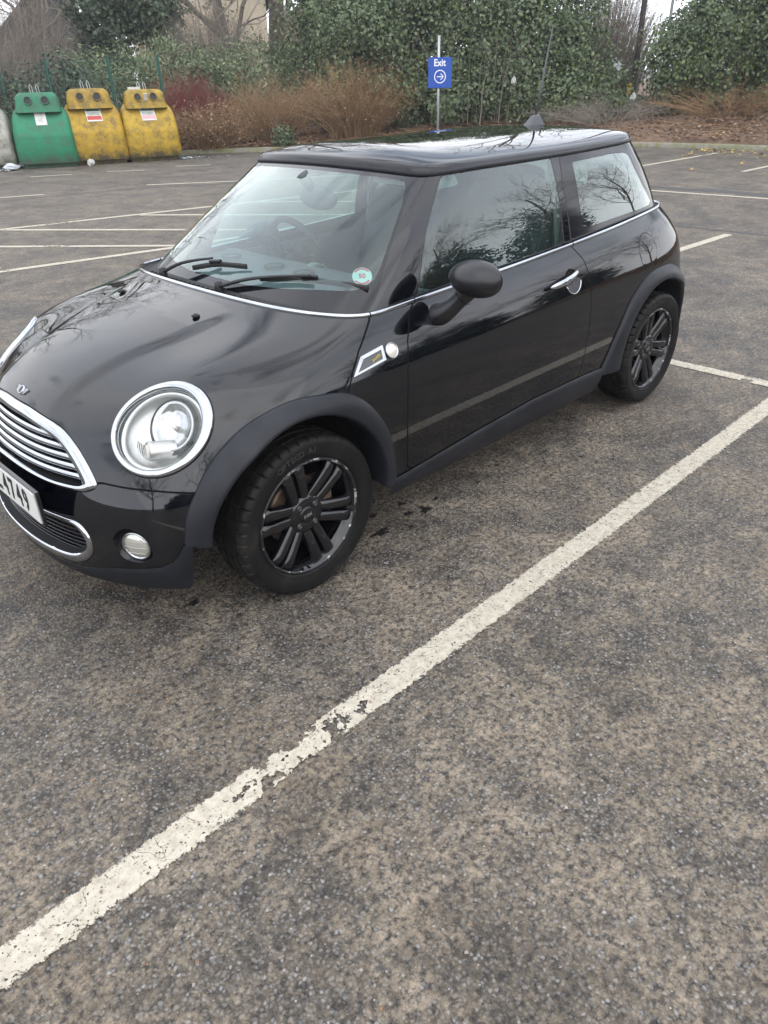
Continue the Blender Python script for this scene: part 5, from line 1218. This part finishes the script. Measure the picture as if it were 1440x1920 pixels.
def vobj(name,VFs,ms,parent):
    V=[];F=[];fm=[];n=0
    for (v,f),mi in VFs: V.append(v);F.append(f+n);fm.append(np.full(len(f),mi));n+=len(v)
    return mesh(name,np.concatenate(V),np.concatenate(F),ms,parent,np.concatenate(fm),False)
def shrub_twiggy(name,c,rad,h,n,k,mt,label,cat,seed,r0=.010,leafn=0,leafm=None,lsz=.06,L_=.35,grp=None,lean=.9):
    z=bz(c[0],c[1])-.05; R=empty(name,(c[0],c[1],z),label,cat,grp); P,r=strands(n,(c[0],c[1],z),rad,h,lean,r0,seed=seed); Q,q=side_twigs(P,r,k,L_,seed+1); Q2,q2=side_twigs(Q,q,k,L_*.6,seed+5,m=4,rs=.8)
    vobj('stems',[(tubes(P,r),0),(tubes(Q,q),0),(tubes(Q2,np.maximum(q2,.0022)),0)],[mt],R)
    if leafn:
        g=np.random.default_rng(seed+2); i=g.integers(0,len(Q),leafn); p=Q[i,-1]+g.normal(0,.03,(leafn,3)); vobj('leaves',[(leaves(p,g.normal(0,1,(leafn,3))+np.array([0,0,.5]),lsz,seed+3),0)],[leafm],R)
    return R
def shrub_leafy(name,c,blobs,n,size,mt,label,cat,seed,grp=None,asp=.8,stems=60,h=None,extra=None,clump=0,smat=None):
    z=bz(c[0],c[1])-.05; R=empty(name,(c[0],c[1],z),label,cat,grp)
    P,D=cloud(blobs,n,size,seed,asp,clump=clump); P[:,2]=np.maximum(P[:,2],.05); L_=[(leaves(P,D,size,seed,asp),0)]; ms=[mt]
    if extra: P2,D2=cloud(blobs,extra[0],size,seed+9,clump=clump); L_.append((leaves(P2,D2,extra[1],seed+8,asp),1)); ms.append(extra[2])
    vobj('foliage',L_,ms,R)
    bl=np.array(blobs); hh=(bl[:,2]+bl[:,5]).max()-z; rx=(bl[:,0]+bl[:,3]).max()-(bl[:,0]-bl[:,3]).min(); ry_=(bl[:,1]+bl[:,4]).max()-(bl[:,1]-bl[:,4]).min()
    P,r=strands(stems,(bl[:,0].mean(),bl[:,1].mean(),z),(rx*.42,ry_*.42),hh*.8,.25,.014,seed=seed+4); Q,q=side_twigs(P,r,stems*6,.6,seed+6)
    vobj('stems',[(tubes(P,r,4),0),(tubes(Q,q),0)],[smat or M['twg']],R); return R
def tree(name,c,h,label,seed,r0=.16,levels=4,spread=.55,ivy=0,grp='bare trees beyond the car park',z=None,lean=(0,0),kids=5,twig=.9,leafm=None,thin=.006,start=.30,cat='tree'):
    g=np.random.default_rng(seed); z=bz(c[0],c[1])-.1 if z is None else z; R=empty(name,(c[0],c[1],z),label,cat,grp); L_=[]
    cur=[(np.array([c[0],c[1],z],float),np.array([lean[0],lean[1],1.]),h,r0)]; trunk=None
    for lv in range(levels):
        nx=[];Ps=[];Rs=[];m=8 if lv==0 else (6 if lv<3 else 4)
        for p,d,ln,r in cur:
            d=d/np.linalg.norm(d); pts=[p];
            for s in range(m-1): 
                d=d+g.normal(0,.10 if lv==0 else .20,3)+np.array([0,0,.04]); d/=np.linalg.norm(d); pts.append(pts[-1]+d*ln/(m-1))
            pts=np.array(pts); rad=r*np.linspace(1,.35 if lv<levels-1 else .3,m); Ps.append(pts);Rs.append(rad)
            if lv<levels-1:
                nk=kids+(4 if lv==0 else 0)+int(g.integers(0,3))
                for q in range(nk):
                    t=start+(1-start)*g.random() if lv==0 else .15+.8*g.random(); j=min(m-2,int(t*(m-1))); f=t*(m-1)-j; pp=pts[j]*(1-f)+pts[j+1]*f; dd=pts[j+1]-pts[j]; dd/=np.linalg.norm(dd)
                    s=g.normal(0,1,3); s-=dd*(s@dd); s/=np.linalg.norm(s)+1e-9; nd=dd*(1-spread)+s*spread+np.array([0,0,.12]); nx.append((pp,nd,ln*(.42+.25*g.random())*(1.15-.5*t if lv==0 else 1),max(thin,rad[j]*.48)))
        L_.append((np.array(Ps),np.array(Rs)))
        cur=nx
    P0,R0=L_[0]; vobj('trunk',[(tubes(P0,R0,8),0)],[M['bark']],R)
    VF=[(tubes(P_,r_,5 if i==0 else 3),0) for i,(P_,r_) in enumerate(L_[1:])]; vobj('crown',VF,[leafm or M['twg']],R)
    if ivy:
        pts=P0[0]; n=ivy; t=g.random(n)**.8*(len(pts)-1.01); j=t.astype(int); f=(t-j)[:,None]; p=pts[j]*(1-f)+pts[j+1]*f; d=g.normal(0,1,(n,3))*np.array([1,1,.5]); d/=np.linalg.norm(d,axis=1,keepdims=True); rr=(r0*1.1+.40*g.random(n)*(1-.5*t/len(pts)))[:,None]; vobj('ivy',[(leaves(p+d*rr,d,.10,seed+2),0)],[M['ivy']],R)
        if len(L_)>1:
            P1,R1=L_[1]; n=ivy; i=g.integers(0,len(P1),n); j=g.integers(0,P1.shape[1]-1,n); f=g.random((n,1)); p=P1[i,j]*(1-f)+P1[i,j+1]*f+g.normal(0,.14,(n,3)); vobj('branch_ivy',[(leaves(p,g.normal(0,1,(n,3)),.10,seed+3),0)],[M['ivy']],R)
    return R
# ------------------------------------------------------------ planting, left to right
shrub_twiggy('hydrangea_shrub',(10.55,15.7),(.95,.8),1.2,380,1700,M['tan'],'dried brown hydrangea shrub beside the right-hand bottle bank','shrub',21,.008,leafn=2600,leafm=M['brn'],lsz=.055,L_=.25)
for i,(x,y) in enumerate([(9.9+.22*i+.1*math.sin(i*3),15.2+.35*math.sin(i*2.1)) for i in range(0)]): pass
shrub_twiggy('dogwood_shrub',(11.0,17.4),(1.5,1.0),1.95,620,2600,M['redt'],'red stemmed dogwood behind the brown hydrangea','shrub',23,.009,lean=.5)
shrub_twiggy('spiky_shrub',(12.35,15.4),(1.0,1.0),1.65,330,1900,M['tan'],'tan bare shrub just right of the hydrangea','shrub',25,.010,L_=.45)
shrub_twiggy('spiky_shrub',(13.9,13.75),(1.35,1.1),2.0,520,2900,M['tan'],'large tan bare shrub left of the Exit sign','shrub',27,.010,L_=.45,leafn=900,leafm=M['brn'],lsz=.05)
shrub_leafy('green_ground_shrub',(11.9,14.35),[(11.9,14.35,.30,.30,.25,.28)],700,.07,M['ivy'],'small green shrub at the kerb between the two bare brown shrubs','shrub',29,stems=8)
shrub_leafy('laurel_shrub',(12.4,19.6),[(10.9,20.6,1.5,1.6,1.3,1.0),(12.6,19.7,1.6,1.7,1.2,1.05),(14.2,18.3,1.6,1.6,1.2,1.05),(15.4,17.1,1.6,1.2,1.1,1.0)],18000,.10,M['laurel'],'pale green laurel thicket behind the bottle banks','shrub',31,asp=.45,extra=(7000,.12,M['ivy']),clump=160)
shrub_twiggy('bramble_thicket',(7.0,21.3),(3.0,1.2),3.1,600,3600,M['twg'],'tall grey brown thicket behind the bottle banks','thicket',33,.012,L_=.6,lean=.35)
for (x,y,hh,lb,sdd) in [((1.0),24.6,4.6,'tall thicket of grey stems at the far left corner',133),(5.2,24.2,4.8,'tall thicket of grey stems behind the green bottle bank',134),(9.0,22.6,4.6,'tall thicket of grey stems behind the first yellow bottle bank',135),(14.6,21.0,3.9,'brown stems below the cream house',136),(18.6,18.6,3.6,'brown stems below the small cream gable',137)]:
    shrub_twiggy('bramble_thicket',(x,y),(2.3,1.2),hh,300,3000,M['twg'],lb,'thicket',sdd,.013,L_=.7,lean=.3)
shrub_twiggy('bramble_thicket',(3.0,23.3),(3.0,1.3),3.0,520,3200,M['twg'],'grey brown thicket at the far left behind the bottle banks','thicket',34,.012,L_=.6,lean=.35)
shrub_leafy('evergreen_shrub',(8.6,20.3),[(8.9,20.0,1.35,1.0,.9,.95),(7.6,20.6,1.1,.8,.8,.8)],4200,.10,M['conif'],'dark green evergreen shrub above the yellow bottle banks','shrub',35,extra=(300,.09,M['ivyy']))
shrub_leafy('evergreen_shrub',(5.2,21.6),[(5.2,21.6,1.5,1.3,.9,1.2)],4200,.11,M['conif'],'dark green evergreen shrub above the green bottle bank','shrub',36)
# ivy clad hedges on the right
def ivy_wall(name,c,blobs,n,label,seed,mt='ivy',ex=.12,cat='hedge'):
    return shrub_leafy(name,c,blobs,int(n*2.3),.088,M[mt],label,cat,seed,stems=36,extra=(int(n*ex*2.2),.088,M['ivyy']),clump=max(60,n//130),asp=.85)
B1=[];g=np.random.default_rng(5)
for (x,y,z,r,h) in [(15.0,14.9,1.9,1.2,1.9),(16.0,13.6,2.2,1.3,2.1),(17.1,12.3,2.3,1.4,2.3),(18.0,11.2,2.2,1.35,2.2),(18.6,10.3,2.1,1.15,2.1)]:
    B1.append((x,y,z,r,r*.85,h)); 
    B1.append((x-.55,y-.35,1.15,1.15,.85,.75)); B1.append((x+.1,y-.9,1.05,.9,.8,.65))
    for _ in range(3): B1.append((x+g.normal(0,.7),y+g.normal(0,.5),1.1+g.random()*3.0,.55+.3*g.random(),.5,.6+.4*g.random()))
ivy_wall('ivy_hedge',(16.8,12.8),B1,40000,'long ivy covered hedge behind the Exit sign',41)
B2=[]
for (x,y,z,r,h) in [(15.6,16.6,3.0,1.4,1.4),(17.2,14.8,3.3,1.6,1.35),(18.8,12.8,3.3,1.5,1.35)]: B2.append((x,y,z,r,r*.8,h))
ivy_wall('ivy_tree_crown',(17.3,15.0),B2,15000,'ivy smothered tree rising above the long hedge','ivytree' and 43,cat='tree')
B3=[]
for (x,y,z,r,h) in [(20.15,7.85,1.75,.95,1.15),(20.5,7.0,1.7,1.0,1.2),(20.5,7.4,2.6,.75,.8),(20.9,6.3,2.3,.8,1.2)]: B3.append((x,y,z,r,r*.9,h))
ivy_wall('ivy_shrub',(20.0,8.0),B3,11000,'rounded ivy bush between the two tall hedges at the right',45,ex=.25)
B4=[]
for (x,y,z,r,h) in [(21.3,6.6,3.2,.9,1.3),(21.1,5.6,2.4,1.1,2.3),(21.3,4.4,2.6,1.2,2.6),(21.5,3.0,2.5,1.3,2.6),(20.6,5.4,1.1,.7,.8),(21.7,1.5,2.5,1.3,2.6)]: B4.append((x,y,z,r*.9,r,h))
ivy_wall('ivy_hedge',(21.3,4.4),B4,26000,'tall ivy covered hedge at the right edge',47)
shrub_leafy('ground_ivy',(19.2,9.4),[(19.0,9.6,.75,.9,.6,.32),(19.6,8.9,.75,.7,.5,.30)],3500,.09,M['ivy'],'low ivy mound in the gap between the hedges','shrub',49,stems=12)
shrub_twiggy('dead_bramble',(18.2,8.7),(1.6,.8),.75,160,1200,M['twg'],'tangle of dead brambles at the foot of the long ivy hedge','bramble',51,.007,lean=1.3)
shrub_twiggy('dead_bramble',(20.0,6.4),(1.2,1.3),.8,190,1400,M['tan'],'tangle of dead brambles at the foot of the rounded ivy bush','bramble',52,.008,lean=1.3)
shrub_twiggy('dead_bramble',(20.6,3.6),(1.0,1.6),1.1,190,1500,M['tan'],'tangle of tan stems at the foot of the right-hand ivy hedge','bramble',53,.008,lean=1.3)
shrub_twiggy('bramble_thicket',(21.8,11.0),(2.0,1.6),4.2,700,5200,M['twg'],'bare brown thicket seen through the gap between the ivy hedges','thicket',54,.011,lean=.4)
# bare trees
TR=[((2.4,25.5),8,'leaning bare tree at the far left',61,.15,300),((4.6,24.6),9,'bare tree behind the white bottle bank',62,.18,0),((6.6,25.2),9,'slim bare tree behind the green bottle bank',63,.14,0),((8.9,24.2),9,'forked bare tree behind the first yellow bottle bank',64,.17,0),((11.0,24.5),8.5,'bare tree left of the dark evergreen',65,.15,0),((17.0,23.5),9,'bare tree in front of the cream house',67,.20,900),((19.3,24.0),10,'thick bare trunk in front of the cream houses',66,.36,0),((21.0,21.0),7.5,'ivy wrapped bare tree right of the cream houses',68,.16,2600),((23.5,15.5),8,'bare tree behind the right gap in the hedge',69,.15,0),((27.0,9.0),9,'bare tree right of the telegraph poles',71,.15,400),((25.8,5.8),8,'bare tree behind the right-hand ivy hedge',72,.14,0)]
for (c,h,lb,sd,r0,iv) in TR: tree('bare_tree',c,h,lb,sd,r0,levels=4,ivy=iv,kids=6,start=.10)
shrub_leafy('ivy_clad_tree',(12.9,22.5),[(11.9,22.8,3.4,.95,.9,1.5),(12.5,22.4,4.3,.9,.8,1.1),(13.3,22.1,3.6,.8,.8,1.2)],15000,.13,M['conif'],'dark ivy clad tree left of the cream house','tree',75,extra=(5000,.12,M['ivy']),stems=50,clump=90)
shrub_leafy('ivy_clad_tree',(17.6,18.2),[(17.6,18.4,3.9,1.0,1.0,1.7),(17.2,18.2,4.3,.9,.9,1.0)],7000,.13,M['ivy'],'narrow ivy clad tree left of the long hedge','tree',77,stems=30,clump=50)
# telegraph and lamp poles
M['polew']=mat('dark_timber_pole',(.07,.06,.055),.8); M['polem']=mat('pale_grey_pole',(.40,.42,.46),.5,.3)
for (x,y,h,r,m_,lb) in [(21.45,9.85,9,.085,'polew','dark timber telegraph pole in the hedge gap'),(23.2,9.9,8.5,.05,'polem','slim grey lamp column just right of the dark telegraph pole'),(27.0,10.6,10,.13,'polem','pale grey column furthest right in the hedge gap')]:
    R=empty('utility_pole',(x,y,0),lb,'pole',grp:=None); b=MB(); b.tube([(x,y,0),(x,y,h)],[r,r*.7],12); b.build('shaft',M[m_],R); b=MB(); b.box((x,y,h-.5),(.9,.08,.10)); b.build('crossarm',M[m_],R,smooth=False)
b=MB(); b.box((19.64,8.98,1.18),(.16,.05,.26)); o=bevel(tag(b.build('warning_plate',M['amber'],smooth=False),'small yellow plate low in the gap between the hedges','sign'),.004)
litter('plastic_scrap',(19.35,9.3,1.75),(.14,.14,.12),M['bag'],'torn white plastic caught in the ivy left of the gap','litter',5)
litter('plastic_scrap',(19.2,8.6,.98),(.07,.07,.10),M['stick'],'small white bottle shape lying on the ivy mound','litter',6)
litter('plastic_scrap',(16.6,10.6,1.45),(.06,.06,.09),M['stick'],'scrap of white paper caught in the long ivy hedge above the car aerial','litter',7)
# ------------------------------------------------------------ mesh fence
M['fgreen']=mat('green_powder_coat',(.012,.075,.055),.5)
FP=[(4.9,21.6),(7.3,20.1),(8.25,19.39),(9.25,17.95),(10.04,16.85)]
FN=empty('mesh_fence',(8.25,19.39,0),'green wire mesh fence behind the bottle banks','fence')
for x,y in FP: b=MB(); b.box((x,y,1.10),(.055,.055,2.20)); b.build('post',M['fgreen'],FN,smooth=False)
b=MB()
for (p,q) in zip(FP[:-1],FP[1:]):
    p=np.array(p+(0,));q=np.array(q+(0,)); n_=int(np.linalg.norm(q-p)/.1)
    for z in np.arange(.1,2.2,.2): b.tube([p+[0,0,z],q+[0,0,z]],.0035,3)
    for i in range(n_): w_=p+(q-p)*i/n_; b.tube([w_+[0,0,.05],w_+[0,0,2.15]],.0022,3)
b.build('wire_mesh',M['fgreen'],FN)
# ------------------------------------------------------------ houses
M['cream']=M['cream']; M['render']=mat('cream_render',(.50,.43,.32),.9,var=(2,(.42,.36,.27),.4,.7)); M['rooft']=mat('dark_roof_tiles',(.05,.047,.05),.8,bump=(18,.4,.03)); M['brick']=mat('red_brick',(.24,.10,.06),.9,bump=(20,.4,.02),var=(4,(.17,.07,.045),.4,.7)); M['pane']=mat('dark_window_pane',(.03,.035,.04),.08); M['wf']=mat('white_window_frame',(.65,.66,.66),.5)
def house(c,rz,w,d,h,rh,label,wallm,wins=False,chim=True):
    R=empty('house',(c[0],c[1],0),label,'house',rz=rz)
    def part(name,b_,m_,par=R,sm=False):
        V_=np.concatenate(b_.V); me=bpy.data.meshes.new(name); me.from_pydata([tuple(v) for v in V_],[],b_.F); me.materials.append(m_); o=bpy.data.objects.new(name,me); col.objects.link(o); o.parent=par; return o
    b=MB(); V=[(-w/2,-d/2,0),(w/2,-d/2,0),(w/2,d/2,0),(-w/2,d/2,0),(-w/2,-d/2,h),(w/2,-d/2,h),(w/2,d/2,h),(-w/2,d/2,h),(0,-d/2,h+rh),(0,d/2,h+rh)]
    b.add(V,[(0,1,5,8,4),(1,2,6,5),(2,3,7,9,6),(3,0,4,7)]); part('wall',b,wallm)
    b=MB(); e=.35; t=.14
    for s in (-1,1):
        A=[(0,-d/2-e,h+rh+.02),(s*(w/2+e),-d/2-e,h-rh*e/(w/2)+.02),(s*(w/2+e),d/2+e,h-rh*e/(w/2)+.02),(0,d/2+e,h+rh+.02)]; A=np.array(A); b.add(np.concatenate([A,A+[0,0,t]]),[(0,1,2,3),(4,7,6,5),(0,4,5,1),(1,5,6,2),(2,6,7,3),(3,7,4,0)])
    rf=part('roof',b,M['rooft'])
    if chim: b=MB(); b.box((w*.18,0,h+rh+.2),(.9,.6,1.9)); part('chimney',b,M['brick'],rf)
    for (x,z) in [(-w*.22,1.5),(w*.22,1.5),(-w*.22,4.1),(w*.22,4.1)]:
        if z>h-.3 or not wins: continue
        b=MB(); b.box((x,-d/2-.03,z),(1.15,.08,1.15)); f_=part('window',b,M['wf']); b=MB(); b.box((x-.27,-d/2-.075,z),(.46,.02,.98)); b.box((x+.27,-d/2-.075,z),(.46,.02,.98)); part('pane',b,M['pane'],f_)
    return R
vd=math.atan2(-1,-.70)
house((24.6,36.6),-.62,6.4,8,5.2,3.0,'cream gabled house behind the thick bare trunk',M['render'])
house((31.0,35.5),-.62,6,7,2.9,2.6,'smaller cream gable with dark roof right of the larger house',M['render'],chim=False)
house((31.2,30.6),-.75,5,6,6.2,2.0,'red brick house partly hidden left of the long ivy hedge',M['brick'],wins=True)
house((21.0,47.0),-.42,8,8,2.6,3.6,'dark roofed house far behind the bare trees at the left',M['rooft'])
# ------------------------------------------------------------ leaf litter
def litter_leaves(n,fn,mt,label,size,seed,name='leaf_litter'):
    g=np.random.default_rng(seed); P=np.array([fn(g) for _ in range(n)]); V,F=leaves(P,np.tile([0,0,2.2],(n,1)),size,seed); return tag(mesh(name,V,F,mt,smooth=False),label,'leaf litter',kind='stuff')
M['yl']=island('fallen_yellow_leaves',[(.45,.30,.03),(.30,.16,.05),(.55,.42,.06),(.22,.12,.05)],.7); M['bl']=island('brown_leaf_litter',[(.14,.075,.045),(.24,.13,.075),(.32,.20,.12),(.18,.09,.055),(.40,.30,.20)],.85)
def kp(t,d):
    x=t*(len(KC)-1); k=int(x); f=x-k; return (KC[k]+KN[k]*d)*(1-f)+(KC[k+1]+KN[k+1]*d)*f,0
def f1(g):
    t=.60+.28*g.random(); d=-abs(g.normal(0,1.0))-.02; q,_=kp(t,d); return np.array([*q,.02])
def f2(g):
    t=.40+.50*g.random(); d=.15+g.random()*3.4; q,_=kp(t,d); return np.array([*q,bankz(d,t)+.02+.03*g.random()])
def f3(g):
    t=.22+.25*g.random(); d=.15+g.random()*2.5; q,_=kp(t,d); return np.array([*q,bankz(d,t)+.02])
n_k=len(KC); T_=np.gradient(KC,axis=0);T_/=np.linalg.norm(T_,axis=1,keepdims=True);KN=np.stack([-T_[:,1],T_[:,0]],1)
litter_leaves(800,f1,M['yl'],'yellow leaves scattered over the tarmac along the right-hand kerb',.06,81)
litter_leaves(17000,f2,M['bl'],'brown leaf litter covering the bank behind the kerb',.065,82)
litter_leaves(3500,f3,M['bl'],'brown leaf litter under the shrubs by the bottle banks',.09,83)
g=np.random.default_rng(84); n_=420; Pq=np.array([f2(g) for _ in range(n_)]); a=g.random(n_)*6.28; t=np.linspace(-.5,.5,4)[None,:,None]; ln=(.3+.9*g.random((n_,1,1))); D=np.stack([np.cos(a),np.sin(a),.12*g.random(n_)],1)[:,None,:]; Ps=Pq[:,None,:]+D*t*ln+g.normal(0,.02,(n_,4,3)); Ps[...,2]+=.02
V,F=tubes(Ps,np.full((n_,4),.008)); tag(mesh('fallen_twigs',V,F,M['tan'],smooth=False),'fallen twigs lying over the leaf litter on the bank','twigs',kind='stuff')
# ------------------------------------------------------------ trees on the camera's side of the car park (they show in the paint and glass)
for (c,h,lb,sd,iv) in [((-3,-21),8,'broad bare tree behind the photographer, left',91,0),((6,-25),9,'bare tree behind the photographer, centre',92,0),((13.5,-19.5),8.5,'bare tree across the car park, left of the dark evergreen',93,0),((19.5,-20.5),9,'bare tree across the car park behind the dark evergreen',94,0),((24,-15),9,'bare tree across the car park, right of the dark evergreen',98,0),((29,-13),9,'tall bare tree farthest right across the car park',89,0),((-12,-14),8,'bare tree left of the photographer',95,0),((-15,-5),8,'bare tree far left of the car bonnet',96,0)]:
    tree('bare_tree',c,h,lb,sd,.15,levels=4,ivy=iv,kids=6,z=0,thin=.014,grp='bare trees across the car park')
for (c,lb,sd,hh) in [((17.5,-17.0),'dark evergreen clump across the car park, reflected in the door window',97,2.6),((25.5,-16.5),'dark evergreen clump across the car park, reflected in the rear side window',88,3.4),((9.5,-19.5),'low evergreen clump across the car park',99,1.4),((-13,-9),'dark evergreen clump left of the photographer',100,1.5)]:
    x,y=c; shrub_leafy('evergreen_shrub',c,[(x,y,hh,2.2,1.6,hh*1.05),(x+2,y-.5,hh*.7,1.8,1.3,hh*.8),(x-2.2,y+.3,hh*.6,1.8,1.3,hh*.7)],6000,.26,M['conif'],lb,'shrub',sd,stems=20)

# ------------------------------------------------------------ damp winter air
hz=bpy.data.materials.new('damp_air'); hz.use_nodes=True; nt=hz.node_tree; nt.nodes.clear(); o_=nt.nodes.new('ShaderNodeOutputMaterial'); v_=nt.nodes.new('ShaderNodeVolumePrincipled')
v_.inputs['Color'].default_value=(.93,.95,1,1); v_.inputs['Density'].default_value=.0011; nt.links.new(v_.outputs[0],o_.inputs['Volume'])
b=MB(); b.box((8,8,6.5),(110,110,15.0)); h_=b.build('haze',hz,smooth=False); h_['kind']='stuff'; h_['label']='thin damp winter air over the car park'
